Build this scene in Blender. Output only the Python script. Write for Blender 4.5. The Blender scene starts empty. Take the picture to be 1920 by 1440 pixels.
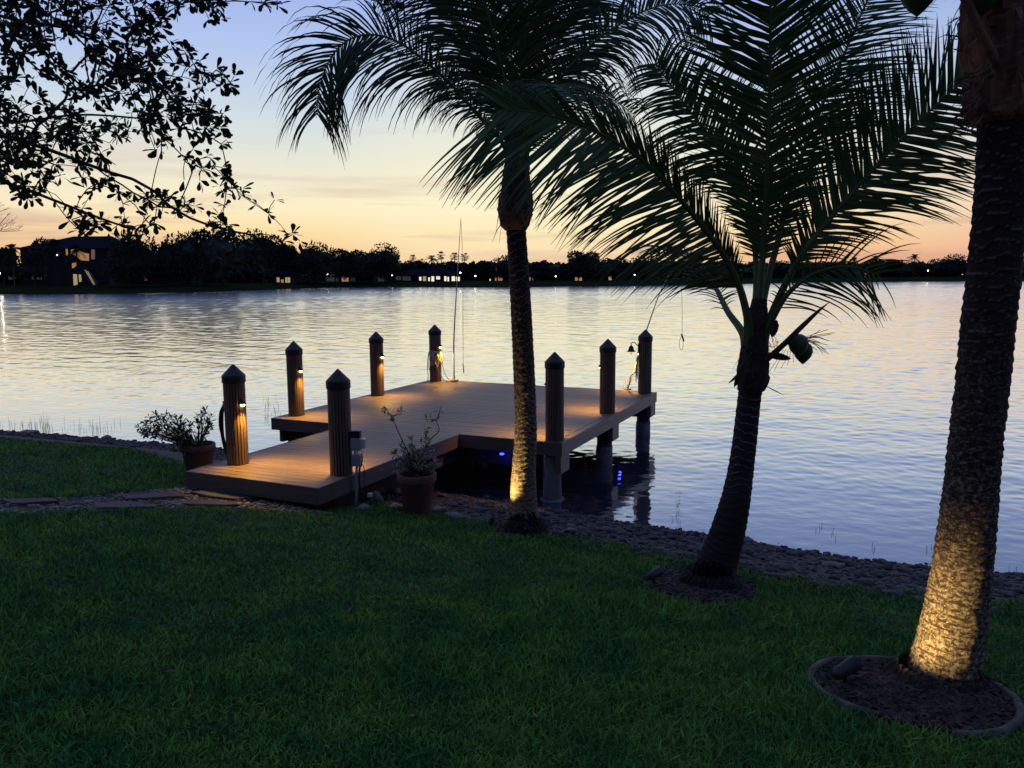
import bpy, math, random
import numpy as np
from mathutils import Vector, Matrix
from mathutils.noise import noise as pnoise
R = math.radians
random.seed(7)
rng = np.random.default_rng(11)
sc = bpy.context.scene
C = sc.collection

# ------------------------------------------------------------------ camera
F, HOR, ROLL, H = 1500.0, 515.0, R(.35), 3.57
PIT = math.atan((720 - HOR) / F)
def camrot(d):
    c, s = math.cos(ROLL), math.sin(ROLL)
    d = (c*d[0] + s*d[2], d[1], -s*d[0] + c*d[2])
    c, s = math.cos(PIT), math.sin(PIT)
    return Vector((d[0], c*d[1] + s*d[2], -s*d[1] + c*d[2]))
cam = bpy.data.cameras.new('camera')
camo = bpy.data.objects.new('camera', cam); C.objects.link(camo)
ex, ey, ez = camrot((1, 0, 0)), camrot((0, 0, 1)), -camrot((0, 1, 0))
m = Matrix((ex, ey, ez)).transposed().to_4x4(); m.translation = Vector((0, 0, H))
camo.matrix_world = m
cam.sensor_width = 36; cam.lens = 36*F/1920; cam.clip_start = .05; cam.clip_end = 6000
sc.camera = camo

def ray(x, y): return camrot(((x-960)/F, 1, -(y-720)/F))
def at(px, py, Y):
    d = ray(px, py); t = Y/d.y
    return Vector((d.x*t, Y, H + d.z*t))
def onz(px, py, z=0.0):
    d = ray(px, py); t = (z-H)/d.z
    return Vector((d.x*t, d.y*t, z))

# ------------------------------------------------------------------ render, world
sc.view_settings.view_transform = 'Standard'; sc.view_settings.look = 'None'
sc.view_settings.exposure = 0; sc.view_settings.gamma = 1
sc.render.engine = 'CYCLES'
sc.cycles.use_denoising = True
sc.cycles.max_bounces = 8; sc.cycles.diffuse_bounces = 2; sc.cycles.glossy_bounces = 6
sc.cycles.sample_clamp_indirect = 4

def lin(r, g, b):
    f = lambda c: (c/255/12.92) if c/255 <= .04045 else ((c/255+.055)/1.055)**2.4
    return (f(r), f(g), f(b), 1)

world = bpy.data.worlds.new('World'); sc.world = world; world.use_nodes = True
nt = world.node_tree; N = nt.nodes; L = nt.links; N.clear()
def nd(nt_, t, **kw):
    n = nt_.nodes.new(t)
    for k, v in kw.items():
        if k in n.inputs.keys() if isinstance(k, str) else False: n.inputs[k].default_value = v
        else: setattr(n, k, v)
    return n
def ramp(nt_, stops, interp='LINEAR'):
    n = nt_.nodes.new('ShaderNodeValToRGB'); r = n.color_ramp; r.interpolation = interp
    while len(r.elements) > 1: r.elements.remove(r.elements[-1])
    for i, (p, c) in enumerate(stops):
        e = r.elements[0] if i == 0 else r.elements.new(p)
        e.position = p; e.color = c
    return n
out = nd(nt, 'ShaderNodeOutputWorld'); bg = nd(nt, 'ShaderNodeBackground')
tc = nd(nt, 'ShaderNodeTexCoord'); nrm = nd(nt, 'ShaderNodeVectorMath', operation='NORMALIZE')
L.new(tc.outputs['Generated'], nrm.inputs[0])
sep = nd(nt, 'ShaderNodeSeparateXYZ'); L.new(nrm.outputs[0], sep.inputs[0])
def wmath(op, a, b=None, c=None):
    n = nd(nt, 'ShaderNodeMath', operation=op)
    for i, v in enumerate((a, b, c)):
        if v is None: continue
        if isinstance(v, (int, float)): n.inputs[i].default_value = v
        else: L.new(v, n.inputs[i])
    return n.outputs[0]
zz = wmath('MAXIMUM', sep.outputs['Z'], 0)
front = ramp(nt, [(0, lin(214,158,128)), (.012, lin(240,184,140)), (.028, lin(250,206,150)), (.052, lin(253,224,168)), (.08, lin(254,240,200)),
                  (.143, lin(228,231,218)), (.19, lin(206,221,234)), (.25, lin(180,200,240)), (.295, lin(166,188,239)), (.36, lin(146,170,233)), (.55, lin(116,140,216)), (1, lin(122,144,212))])
L.new(zz, front.inputs[0])
side = ramp(nt, [(0, lin(196,140,128)), (.03, lin(240,184,154)), (.07, lin(240,208,182)), (.12, lin(230,218,204)), (.18, lin(196,208,226)),
                 (.28, lin(150,172,222)), (.4, lin(126,148,216)), (1, lin(122,144,212))])
L.new(zz, side.inputs[0])
back = ramp(nt, [(0, lin(34,38,54)), (.1, lin(62,60,84)), (.25, lin(66,74,112)), (.6, lin(88,106,164)), (1, lin(122,144,212))])
L.new(zz, back.inputs[0])
# azimuth: 1 towards the afterglow, -1 behind the viewer
az = wmath('DIVIDE', wmath('ADD', wmath('MULTIPLY', sep.outputs['Y'], .995), wmath('MULTIPLY', sep.outputs['X'], -.1)),
           wmath('SQRT', wmath('SUBTRACT', 1.0001, wmath('MULTIPLY', sep.outputs['Z'], sep.outputs['Z']))))
mr = nd(nt, 'ShaderNodeMapRange', interpolation_type='SMOOTHSTEP'); L.new(az, mr.inputs[0])
mr.inputs[1].default_value = .72; mr.inputs[2].default_value = .97
mr2 = nd(nt, 'ShaderNodeMapRange', interpolation_type='SMOOTHSTEP'); L.new(az, mr2.inputs[0])
mr2.inputs[1].default_value = -.3; mr2.inputs[2].default_value = .7
mx1 = nd(nt, 'ShaderNodeMixRGB'); L.new(mr.outputs[0], mx1.inputs[0]); L.new(side.outputs[0], mx1.inputs[1]); L.new(front.outputs[0], mx1.inputs[2])
mx2 = nd(nt, 'ShaderNodeMixRGB'); L.new(mr2.outputs[0], mx2.inputs[0]); L.new(back.outputs[0], mx2.inputs[1]); L.new(mx1.outputs[0], mx2.inputs[2])
gz = nd(nt, 'ShaderNodeVectorMath', operation='DOT_PRODUCT'); L.new(nrm.outputs[0], gz.inputs[0]); gz.inputs[1].default_value = Vector((.045,.99,.075)).normalized()
gm = nd(nt, 'ShaderNodeMapRange', interpolation_type='SMOOTHSTEP'); L.new(gz.outputs['Value'], gm.inputs[0]); gm.inputs[1].default_value = .955; gm.inputs[2].default_value = 1.0; gm.inputs[4].default_value = .42
mxg = nd(nt, 'ShaderNodeMixRGB'); L.new(gm.outputs[0], mxg.inputs[0]); L.new(mx2.outputs[0], mxg.inputs[1]); mxg.inputs[2].default_value = lin(255,250,212)
# thin cloud streaks low over the horizon
mp = nd(nt, 'ShaderNodeMapping'); L.new(nrm.outputs[0], mp.inputs[0]); mp.inputs['Scale'].default_value = (3.2, 3.2, 46); mp.inputs['Rotation'].default_value = (0, R(1.2), 0)
mp.inputs['Location'].default_value = (1.3, .4, 0)
ns = nd(nt, 'ShaderNodeTexNoise'); ns.inputs['Scale'].default_value = 1.0; ns.inputs['Detail'].default_value = 5; ns.inputs['Roughness'].default_value = .55
L.new(mp.outputs[0], ns.inputs[0])
cr = ramp(nt, [(.5, (0,0,0,1)), (.72, (1,1,1,1))]); L.new(ns.outputs[0], cr.inputs[0])
lowm = ramp(nt, [(0, (.3,)*3+(1,)), (.05, (1,)*3+(1,)), (.1, (.55,)*3+(1,)), (.17, (.15,)*3+(1,)), (.3, (0,)*3+(1,))]); L.new(zz, lowm.inputs[0])
cf = wmath('MULTIPLY', wmath('MULTIPLY', cr.outputs[0], lowm.outputs[0]), .75)
mx3 = nd(nt, 'ShaderNodeMixRGB'); L.new(cf, mx3.inputs[0]); L.new(mxg.outputs[0], mx3.inputs[1]); mx3.inputs[2].default_value = lin(196,150,146)
L.new(mx3.outputs[0], bg.inputs[0]); bg.inputs[1].default_value = 1.0
L.new(bg.outputs[0], out.inputs[0])

# ------------------------------------------------------------------ materials
def mat(name, c1, c2=None, scale=5, rough=.75, bump=0, bscale=30, metallic=0, emit=None, stretch=(1,1,1), detail=5, spec=.4,
        ramp_pos=(.38, .64), rand=0, transl=0):
    m = bpy.data.materials.new(name); m.use_nodes = True; nt = m.node_tree; nt.nodes.clear(); L = nt.links
    o = nd(nt, 'ShaderNodeOutputMaterial'); b = nd(nt, 'ShaderNodeBsdfPrincipled'); L.new(b.outputs[0], o.inputs[0])
    b.inputs['Roughness'].default_value = rough; b.inputs['Metallic'].default_value = metallic
    b.inputs['Specular IOR Level'].default_value = spec
    tc = nd(nt, 'ShaderNodeTexCoord'); mp = nd(nt, 'ShaderNodeMapping'); L.new(tc.outputs['Object'], mp.inputs[0]); mp.inputs['Scale'].default_value = stretch
    if c2 is None: c2 = tuple(v*.8 for v in c1)
    n = nd(nt, 'ShaderNodeTexNoise'); n.inputs['Scale'].default_value = scale; n.inputs['Detail'].default_value = detail; L.new(mp.outputs[0], n.inputs[0])
    r = ramp(nt, [(ramp_pos[0], tuple(c1)+(1,)), (ramp_pos[1], tuple(c2)+(1,))]); L.new(n.outputs[0], r.inputs[0])
    col = r.outputs[0]
    if rand:
        g = nd(nt, 'ShaderNodeNewGeometry'); mr = nd(nt, 'ShaderNodeMapRange'); L.new(g.outputs['Random Per Island'], mr.inputs[0])
        mr.inputs[3].default_value = 1-rand; mr.inputs[4].default_value = 1+rand
        v = nd(nt, 'ShaderNodeVectorMath', operation='SCALE'); L.new(col, v.inputs[0]); L.new(mr.outputs[0], v.inputs['Scale']); col = v.outputs[0]
    L.new(col, b.inputs['Base Color'])
    if bump:
        n2 = nd(nt, 'ShaderNodeTexNoise'); n2.inputs['Scale'].default_value = bscale; n2.inputs['Detail'].default_value = 6; L.new(mp.outputs[0], n2.inputs[0])
        bp = nd(nt, 'ShaderNodeBump'); bp.inputs['Strength'].default_value = bump; bp.inputs['Distance'].default_value = .02
        L.new(n2.outputs[0], bp.inputs['Height']); L.new(bp.outputs[0], b.inputs['Normal'])
    if emit:
        b.inputs['Emission Color'].default_value = tuple(emit[:3])+(1,); b.inputs['Emission Strength'].default_value = emit[3]
    if transl:
        t = nd(nt, 'ShaderNodeBsdfTranslucent'); L.new(col, t.inputs[0]); mxs = nd(nt, 'ShaderNodeMixShader'); mxs.inputs[0].default_value = transl
        L.new(b.outputs[0], mxs.inputs[1]); L.new(t.outputs[0], mxs.inputs[2]); L.new(mxs.outputs[0], o.inputs[0])
    return m

# ------------------------------------------------------------------ mesh helpers
class MB:
    def __init__(s): s.v = []; s.f = []; s.mi = []; s.n = 0
    def add(s, vs, fs, mi=0):
        o = s.n
        s.v.extend([tuple(p) for p in vs]); s.f.extend([tuple(i+o for i in f) for f in fs]); s.mi.extend([mi]*len(fs)); s.n += len(vs)
    def box(s, lo, hi, M=None, mi=0, ch=0):
        x0,y0,z0 = lo; x1,y1,z1 = hi
        vs = [(x0,y0,z0),(x1,y0,z0),(x1,y1,z0),(x0,y1,z0),(x0,y0,z1),(x1,y0,z1),(x1,y1,z1),(x0,y1,z1)]
        if M is not None: vs = [M @ Vector(v) for v in vs]
        s.add(vs, [(0,3,2,1),(4,5,6,7),(0,1,5,4),(1,2,6,5),(2,3,7,6),(3,0,4,7)], mi)
    def board(s, lo, hi, M=None, ch=.004, mi=0):      # box with chamfered top edges
        x0,y0,z0 = lo; x1,y1,z1 = hi
        vs = [(x0,y0,z0),(x1,y0,z0),(x1,y1,z0),(x0,y1,z0),(x0,y0,z1-ch),(x1,y0,z1-ch),(x1,y1,z1-ch),(x0,y1,z1-ch),
              (x0+ch,y0+ch,z1),(x1-ch,y0+ch,z1),(x1-ch,y1-ch,z1),(x0+ch,y1-ch,z1)]
        if M is not None: vs = [M @ Vector(v) for v in vs]
        s.add(vs, [(0,3,2,1),(8,9,10,11),(0,1,5,4),(1,2,6,5),(2,3,7,6),(3,0,4,7),(4,5,9,8),(5,6,10,9),(6,7,11,10),(7,4,8,11)], mi)
    def tube(s, pts, rad, n=8, mi=0, cap=True):
        pts = [Vector(p) for p in pts]
        if not hasattr(rad, '__len__'): rad = [rad]*len(pts)
        vs = []; prev = None
        for i, p in enumerate(pts):
            t = (pts[min(i+1, len(pts)-1)] - pts[max(i-1, 0)])
            if t.length < 1e-9: t = Vector((0,0,1))
            t.normalize()
            if prev is None:
                a = Vector((0,0,1)) if abs(t.z) < .9 else Vector((1,0,0)); u = t.cross(a).normalized()
            else: u = (prev - t*prev.dot(t)); u = u.normalized() if u.length > 1e-6 else t.orthogonal().normalized()
            prev = u; w = t.cross(u)
            for k in range(n):
                a = 2*math.pi*k/n; vs.append(p + (u*math.cos(a)+w*math.sin(a))*rad[i])
        fs = []
        for i in range(len(pts)-1):
            for k in range(n):
                fs.append((i*n+k, i*n+(k+1)%n, (i+1)*n+(k+1)%n, (i+1)*n+k))
        if cap: fs.append(tuple(range(n-1,-1,-1))); fs.append(tuple((len(pts)-1)*n+k for k in range(n)))
        s.add(vs, fs, mi)
    def lathe(s, prof, n=32, c=(0,0,0), mi=0, wob=0):
        vs = []; c = Vector(c)
        for j, (r, z) in enumerate(prof):
            for k in range(n):
                a = 2*math.pi*k/n; rr = r*(1+wob*pnoise(Vector((math.cos(a)*2, math.sin(a)*2, z*6))))
                vs.append(c+Vector((math.cos(a)*rr, math.sin(a)*rr, z)))
        fs = [(j*n+k, j*n+(k+1)%n, (j+1)*n+(k+1)%n, (j+1)*n+k) for j in range(len(prof)-1) for k in range(n)]
        s.add(vs, fs, mi)
    def build(s, name, mats, parent=None, smooth=False):
        me = bpy.data.meshes.new(name); me.from_pydata(s.v, [], s.f)
        for q in (mats if isinstance(mats, (list, tuple)) else [mats]): me.materials.append(q)
        if any(s.mi): me.polygons.foreach_set('material_index', s.mi)
        if smooth: me.polygons.foreach_set('use_smooth', [True]*len(s.f))
        me.update()
        o = bpy.data.objects.new(name, me); C.objects.link(o); setpar(o, parent); return o
def setpar(o, parent):
    if parent is None: return
    o.parent = parent; o.matrix_parent_inverse = pmat(parent).inverted()
def pmat(p):
    M = Matrix.LocRotScale(p.location, p.rotation_euler, p.scale)
    if p.parent: M = pmat(p.parent) @ p.matrix_parent_inverse @ M
    return M
def npmesh(name, v, f, mats, parent=None, smooth=False):   # f (M,k) array of equal-size faces
    me = bpy.data.meshes.new(name); v = np.asarray(v, np.float32); f = np.asarray(f, np.int32); k = f.shape[1]
    me.vertices.add(len(v)); me.vertices.foreach_set('co', v.ravel())
    me.loops.add(f.size); me.loops.foreach_set('vertex_index', f.ravel())
    me.polygons.add(len(f)); me.polygons.foreach_set('loop_start', np.arange(0, f.size, k, dtype=np.int32))
    if smooth: me.polygons.foreach_set('use_smooth', np.ones(len(f), bool))
    for q in (mats if isinstance(mats, (list, tuple)) else [mats]): me.materials.append(q)
    me.update(calc_edges=True); me.validate()
    o = bpy.data.objects.new(name, me); C.objects.link(o); setpar(o, parent); return o
def tag(o, label=None, cat=None, group=None, kind=None):
    if label: o['label'] = label
    if cat: o['category'] = cat
    if group: o['group'] = group
    if kind: o['kind'] = kind
    return o
def thing(name, label, cat, loc=(0,0,0), group=None, rz=0):
    o = bpy.data.objects.new(name, None); C.objects.link(o); o.location = loc; o.rotation_euler = (0,0,rz); o.empty_display_size = .2
    return tag(o, label, cat, group)
def copy_tree(o, parent=None, top=True):
    c = o.copy(); C.objects.link(c)
    if parent: c.parent = parent
    for ch in [x for x in o.children]: copy_tree(ch, c)
    return c
def catmull(P, n):
    P = [np.array(p, float) for p in P]; Q = [2*P[0]-P[1]] + P + [2*P[-1]-P[-2]]; o = []
    # arc-length aware resample
    for i in range(1, len(Q)-2):
        for k in range(24):
            t = k/24; a,b,c,d = Q[i-1],Q[i],Q[i+1],Q[i+2]
            o.append(.5*((2*b)+(-a+c)*t+(2*a-5*b+4*c-d)*t*t+(-a+3*b-3*c+d)*t**3))
    o.append(P[-1]); o = np.array(o); s = np.r_[0, np.cumsum(np.linalg.norm(np.diff(o[:, :3], axis=0), axis=1))]
    u = np.linspace(0, s[-1], n)
    return np.stack([np.interp(u, s, o[:, j]) for j in range(o.shape[1])], 1), s[-1]

# ------------------------------------------------------------------ terrain
SH = np.array([(-600,140),(-80,42),(-30,24.5),(-16,20),(-12.05,18.51),(-10.05,17.85),(-8.35,17.25),(-6,16.4),(-3.6,14.6),(-1.8,13.3),(-.18,12.35),(1.47,11.34),
               (2.04,11.03),(3.15,10.41),(4.28,9.67),(5.14,9.4),(6.07,9.1),(9,7.6),(16,4),(40,-8),(600,-300)], float)
def sdist(x, y):      # >0 inland
    x = np.asarray(x, float); y = np.asarray(y, float); best = np.full(x.shape, 1e9)
    for (ax, ay), (bx, by) in zip(SH[:-1], SH[1:]):
        dx, dy = bx-ax, by-ay; t = np.clip(((x-ax)*dx+(y-ay)*dy)/(dx*dx+dy*dy), 0, 1)
        best = np.minimum(best, np.hypot(x-ax-t*dx, y-ay-t*dy))
    s = np.interp(x, SH[:, 0], SH[:, 1])
    return np.where(y < s, best, -best)
def vnoise(x, y, seed=0):
    r = np.random.default_rng(seed); z = 0
    for k in range(14):
        f = .35*1.42**k; a = r.uniform(0, 2*np.pi, 2); th = r.uniform(0, np.pi*2)
        z = z + np.sin((x*np.cos(th)+y*np.sin(th))*f+a[0])*np.sin((x*np.sin(th)-y*np.cos(th))*f*1.1+a[1])/(k+1)
    return z
def gh(x, y):
    d = sdist(x, y)
    z = np.interp(d, [-400, -30, -3, 0, 1.0, 2.2, 4.0, 11.0, 30, 300], [-4, -3, -.55, 0, .2, .43, .76, 1.97, 2.4, 3])
    return z + .018*vnoise(x*1.3, y*1.3, 3)*np.clip(np.abs(d), 0, 1)
def g1(x, y): return float(gh(np.array([x]), np.array([y]))[0])
def onground(px, py):
    d = ray(px, py); z = .5
    for _ in range(40):
        t = (z-H)/d.z; z = .5*z + .5*g1(d.x*t, d.y*t)
    t = (z-H)/d.z
    return Vector((d.x*t, d.y*t, z))
def lines(a, b, da, g=1.12, lim=600):
    r = list(np.arange(a, b, da)); s = da
    while r[-1] < lim: s *= g; r.append(r[-1]+s)
    s = da
    while r[0] > -lim: s *= g; r.insert(0, r[0]-s)
    return np.array(r)
gx, gy = lines(-16, 12, .1), lines(-1, 21, .1, lim=400)
gy = gy[gy < 60]
X, Y = np.meshgrid(gx, gy); Z = gh(X, Y)
def gridfaces(ny, nx):
    i = np.arange(ny-1)[:, None]*nx + np.arange(nx-1)[None]
    return np.stack([i, i+1, i+nx+1, i+nx], -1).reshape(-1, 4)
m_ground = mat('soil', (.010,.024,.006), (.018,.03,.009), scale=3, rough=.95, bump=.6, bscale=25)
nt = m_ground.node_tree; LL = nt.links
at_ = nd(nt, 'ShaderNodeAttribute', attribute_name='bank'); bsdf = [n for n in nt.nodes if n.type == 'BSDF_PRINCIPLED'][0]
src = bsdf.inputs['Base Color'].links[0].from_socket
mm = nd(nt, 'ShaderNodeMixRGB'); LL.new(at_.outputs['Fac'], mm.inputs[0]); LL.new(src, mm.inputs[1]); mm.inputs[2].default_value = (.055,.045,.036,1); LL.new(mm.outputs[0], bsdf.inputs['Base Color'])
ground = npmesh('ground', np.stack([X, Y, Z], -1).reshape(-1, 3), gridfaces(len(gy), len(gx)), m_ground, smooth=True)
tag(ground, kind='structure')
d_ = sdist(X, Y).ravel(); bk = np.clip((2.6-d_)/.5, 0, 1)
a_ = ground.data.attributes.new('bank', 'FLOAT', 'POINT'); a_.data.foreach_set('value', bk.astype(np.float32))

# far land
FS = [onz(x, y) for x, y in [(0,552),(130,552),(380,548),(560,541),(700,538),(900,539),(1100,537),(1300,535),(1500,530),(1700,528),(1920,527)]]
fx = [-900,-320,-170]+[p.x for p in FS]+[300,500,900]; fy = [60,140,168]+[p.y for p in FS]+[290,250,150]
def fshore(x): return float(np.interp(x, fx, fy))
xs = np.concatenate([np.linspace(-900,-260,12), np.linspace(-250,320,150), np.linspace(340,900,12)])
prof = [(-8,-1.5),(0,-.02),(.8,.45),(4,.9),(14,1.5),(60,1.9),(400,3),(2500,6)]
V = []
for x in xs:
    y0 = fshore(x)
    for dy, z in prof: V.append((x*(1+max(dy,0)/900), y0+dy+(.5*pnoise(Vector((x*.13,0,0))) if dy < 60 else 0), z+(.15*pnoise(Vector((x*.1, dy*.2, 3))) if dy > 0 else 0)))
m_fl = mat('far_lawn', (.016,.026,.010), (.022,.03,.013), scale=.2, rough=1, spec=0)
tag(npmesh('far_shore', V, gridfaces(len(xs), len(prof)), m_fl), kind='structure')
def fz(x, y):
    return float(np.interp(y-fshore(x), [p[0] for p in prof], [p[1] for p in prof]))

# ------------------------------------------------------------------ water
ys = [6.0]
while ys[-1] < 420: ys.append(ys[-1]*1.0034 + .003)
ys = np.array(ys); us = np.linspace(-1, 1, 1100)
WX = us[None, :]*(ys[:, None]*.86+6); WY = np.repeat(ys[:, None], len(us), 1)
WZ = np.zeros_like(WX); sp = np.maximum(np.gradient(ys), (ys*.86+6)*2/1100)[:, None]
acc = np.zeros_like(sp)
wr = np.random.default_rng(5); ncomp = 80
for k in range(ncomp):
    lam = .13*(24**(k/(ncomp-1))); kk = 2*np.pi/lam
    th = R(68) + wr.normal(0, .75)
    w = np.clip((lam/sp-2.6)/2.0, 0, 1) * (1.0 if lam < .45 else (.5 if lam < .9 else .2)) 
    acc += w*w
    ph = wr.uniform(0, 6.28)
    WZ += w*np.sin(kk*(WX*np.cos(th)+WY*np.sin(th))+ph)/kk
rms = np.sqrt(acc/2)
dsh = np.clip(-sdist(WX, WY), 0, 200)
slope = np.interp(dsh, [0, 1.5, 5, 12, 40, 90], [.007, .012, .024, .031, .036, .042])
slope = slope*(1+.28*vnoise(WX*.05, WY*.11, 21)*np.clip(dsh/20, 0, 1))
WZ = WZ/np.maximum(rms, .03)*slope
m_water = bpy.data.materials.new('lake_water'); m_water.use_nodes = True; nt = m_water.node_tree
nt.nodes.clear()
o_ = nd(nt, 'ShaderNodeOutputMaterial'); gl = nd(nt, 'ShaderNodeBsdfGlossy'); gl.distribution = 'MULTI_GGX'; ra_ = nd(nt, 'ShaderNodeAttribute', attribute_name='ripple'); nt.links.new(ra_.outputs['Fac'], gl.inputs['Roughness']); gl.inputs['Color'].default_value = (1,1,1,1)
df = nd(nt, 'ShaderNodeBsdfDiffuse'); df.inputs['Color'].default_value = (.02,.03,.045,1); mxw = nd(nt, 'ShaderNodeMixShader'); lw = nd(nt, 'ShaderNodeLayerWeight'); lwr = ramp(nt, [(0,(.12,)*3+(1,)),(.4,(.26,)*3+(1,)),(.7,(.45,)*3+(1,)),(.86,(.86,)*3+(1,)),(.93,(.97,)*3+(1,)),(1,(1,1,1,1))])
nt.links.new(lw.outputs['Facing'], lwr.inputs[0])
nt.links.new(lwr.outputs[0], mxw.inputs[0]); nt.links.new(df.outputs[0], mxw.inputs[1]); nt.links.new(gl.outputs[0], mxw.inputs[2]); nt.links.new(mxw.outputs[0], o_.inputs[0])
n = nd(nt, 'ShaderNodeTexNoise'); tcw = nd(nt, 'ShaderNodeTexCoord'); mpw = nd(nt, 'ShaderNodeMapping'); nt.links.new(tcw.outputs['Object'], mpw.inputs[0])
mpw.inputs['Scale'].default_value = (.5,1,1); mpw.inputs['Rotation'].default_value = (0,0,R(20)); nt.links.new(mpw.outputs[0], n.inputs[0]); n.inputs['Scale'].default_value = 5; n.inputs['Detail'].default_value = 3
bp = nd(nt, 'ShaderNodeBump'); bp.inputs['Strength'].default_value = .22; bp.inputs['Distance'].default_value = .02; nt.links.new(n.outputs[0], bp.inputs['Height'])
for q in (gl, df, lw): nt.links.new(bp.outputs[0], q.inputs['Normal'])
MX = [(-1500,-300),(1500,-300),(1500,1200),(-1500,1200)]
wv = np.stack([WX, WY, WZ], -1).reshape(-1, 3)
water = npmesh('water', wv, gridfaces(len(ys), len(us)), m_water, smooth=True); tag(water, kind='structure')
w_a = water.data.attributes.new('ripple', 'FLOAT', 'POINT'); w_a.data.foreach_set('value', np.interp(dsh.ravel(), [0, 4, 14, 40, 100], [.03, .05, .08, .12, .17]).astype(np.float32))
w2 = MB(); w2.add([(x, y, -.12) for x, y in MX], [(0,1,2,3)]); tag(w2.build('lake', m_water), kind='structure')

# ------------------------------------------------------------------ rocks on the bank
def ico(sub):
    import bmesh
    bm = bmesh.new(); bmesh.ops.create_icosphere(bm, subdivisions=sub, radius=1); bm.verts.ensure_lookup_table()
    v = np.array([x.co[:] for x in bm.verts]); f = np.array([[q.index for q in p.verts] for p in bm.faces]); bm.free(); return v, f
IV, IF = ico(2); IV3, IF3 = ico(3)
def rockshape(seed, V_=None, amp=.35):
    V_ = IV if V_ is None else V_
    r = np.random.default_rng(seed); o = V_.copy()
    for _ in range(9):                       # chip planes
        nrm = r.normal(size=3); nrm /= np.linalg.norm(nrm); d = r.uniform(.42, .85)
        h = o@nrm; k = h > d; o[k] -= np.outer(h[k]-d, nrm)
    off = r.uniform(0, 50, 3)
    nz = np.array([pnoise(Vector(p*1.6+off)) for p in o])
    return o*(1+amp*nz)[:, None]
RS = [rockshape(s) for s in range(10)]
def scatter_rocks(name, P, S, mt, flat=.5, sink=.3):
    Vs, Fs = [], []; nv = len(IV)
    for i, (p, s) in enumerate(zip(P, S)):
        a = rng.uniform(0, 6.28); c, q = math.cos(a), math.sin(a)
        v = RS[i % 10]*np.array([s*rng.uniform(.8,1.3), s*rng.uniform(.7,1.1), s*flat*rng.uniform(.7,1.2)])
        v = np.stack([v[:,0]*c-v[:,1]*q, v[:,0]*q+v[:,1]*c, v[:,2]], 1)+np.array(p)+[0,0,s*flat*(1-sink*2)]
        Vs.append(v); Fs.append(IF+i*nv)
    return npmesh(name, np.concatenate(Vs), np.concatenate(Fs), mt)
m_rock = mat('bank_stone', (.085,.075,.065), (.035,.032,.03), scale=6, rough=.9, bump=.5, bscale=30, rand=.45)
m_peb = mat('pebble', (.24,.19,.135), (.11,.09,.065), scale=8, rough=.8, bump=.3, rand=.4)
pts = []; sz = []
while len(pts) < 16500:
    x = rng.uniform(-13, 11); s = np.interp(x, SH[:,0], SH[:,1]); dd = rng.uniform(-.35, 2.55)
    y = s-dd*1.12
    if x*x > (y*.95+2)**2: continue
    if -13 < x < -5 and dd > 1.5: continue
    pts.append((x, y)); sz.append(float(np.clip(rng.lognormal(math.log(.019), .62), .012, .10))*(1.0 if dd > 0 else .75))
P = np.array(pts); Zp = gh(P[:,0], P[:,1])
tag(scatter_rocks('bank_stones', np.c_[P, Zp], sz, m_rock), 'loose grey stones and pebbles covering the bank between lawn and water', 'stones', kind='stuff')

# ------------------------------------------------------------------ path: flagstones and gravel
pathpoly = [onground(x, y) for x, y in [(-60,935),(0,938),(120,936),(230,926),(350,912),(420,917),(500,938),(560,950),(640,966),(500,958),(400,952),(300,956),(150,960),(0,966),(-60,968)]]
def inpoly(x, y, poly):
    x = np.asarray(x); y = np.asarray(y); c = np.zeros(x.shape, bool); n = len(poly)
    for i in range(n):
        x1, y1 = poly[i][0], poly[i][1]; x2, y2 = poly[(i+1)%n][0], poly[(i+1)%n][1]
        k = ((y1 > y) != (y2 > y)) & (x < (x2-x1)*(y-y1)/((y2-y1) or 1e-9)+x1); c ^= k
    return c
m_flag = mat('flagstone', (.075,.062,.048), (.045,.038,.031), scale=3, rough=.85, bump=.5, bscale=14)
def flagstone(poly, label):
    cs = [onground(*p) for p in poly]; c = sum(cs, Vector())/len(cs); mb = MB(); P = []
    for i in range(len(cs)):
        a, b_ = cs[i], cs[(i+1)%len(cs)]
        for t in (0,.25,.5,.75): 
            q = a.lerp(b_, t); k = .03*pnoise(q*9); P.append(c+(q-c)*(.97+k))
    n = len(P); top = [(p.x, p.y, g1(p.x,p.y)+.030) for p in P]; bot = [(p.x, p.y, g1(p.x,p.y)-.03) for p in P]
    inn = [((p.x-c.x)*.97+c.x, (p.y-c.y)*.97+c.y, g1(p.x,p.y)+.036) for p in P]
    mb.add(top+bot+inn, [(i,(i+1)%n,n+(i+1)%n,n+i)[::-1] for i in range(n)]+[(2*n+i,2*n+(i+1)%n,(i+1)%n,i)[::-1] for i in range(n)]+[tuple(2*n+i for i in range(n))])
    return tag(mb.build('flagstone', m_flag), label, 'paving stone', 'flagstones in the gravel path')
flagstone([(225,934),(330,925),(345,929),(345,935),(235,941)], 'long narrow flagstone at the far side of the gravel path')
flagstone([(355,927),(420,921),(470,930),(478,938),(440,940),(385,934)], 'warm lit flagstone nearest the dock step, among pebbles')
flagstone([(170,950),(245,944),(300,951),(290,955),(180,958)], 'flat flagstone at the lawn edge in the middle of the path')
flagstone([(350,942),(420,944),(450,951),(400,951),(345,950)], 'flagstone along the near lawn, beside the dock front')
flagstone([(0,941),(100,938),(112,944),(20,949)], 'darker flagstone at the left end of the path')
pp = []; 
bx0 = min(p.x for p in pathpoly); bx1 = max(p.x for p in pathpoly); by0 = min(p.y for p in pathpoly); by1 = max(p.y for p in pathpoly)
Xr = rng.uniform(bx0, bx1, 16000); Yr = rng.uniform(by0, by1, 16000); k = inpoly(Xr, Yr, pathpoly); Xr, Yr = Xr[k][:2800], Yr[k][:2800]
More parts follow.
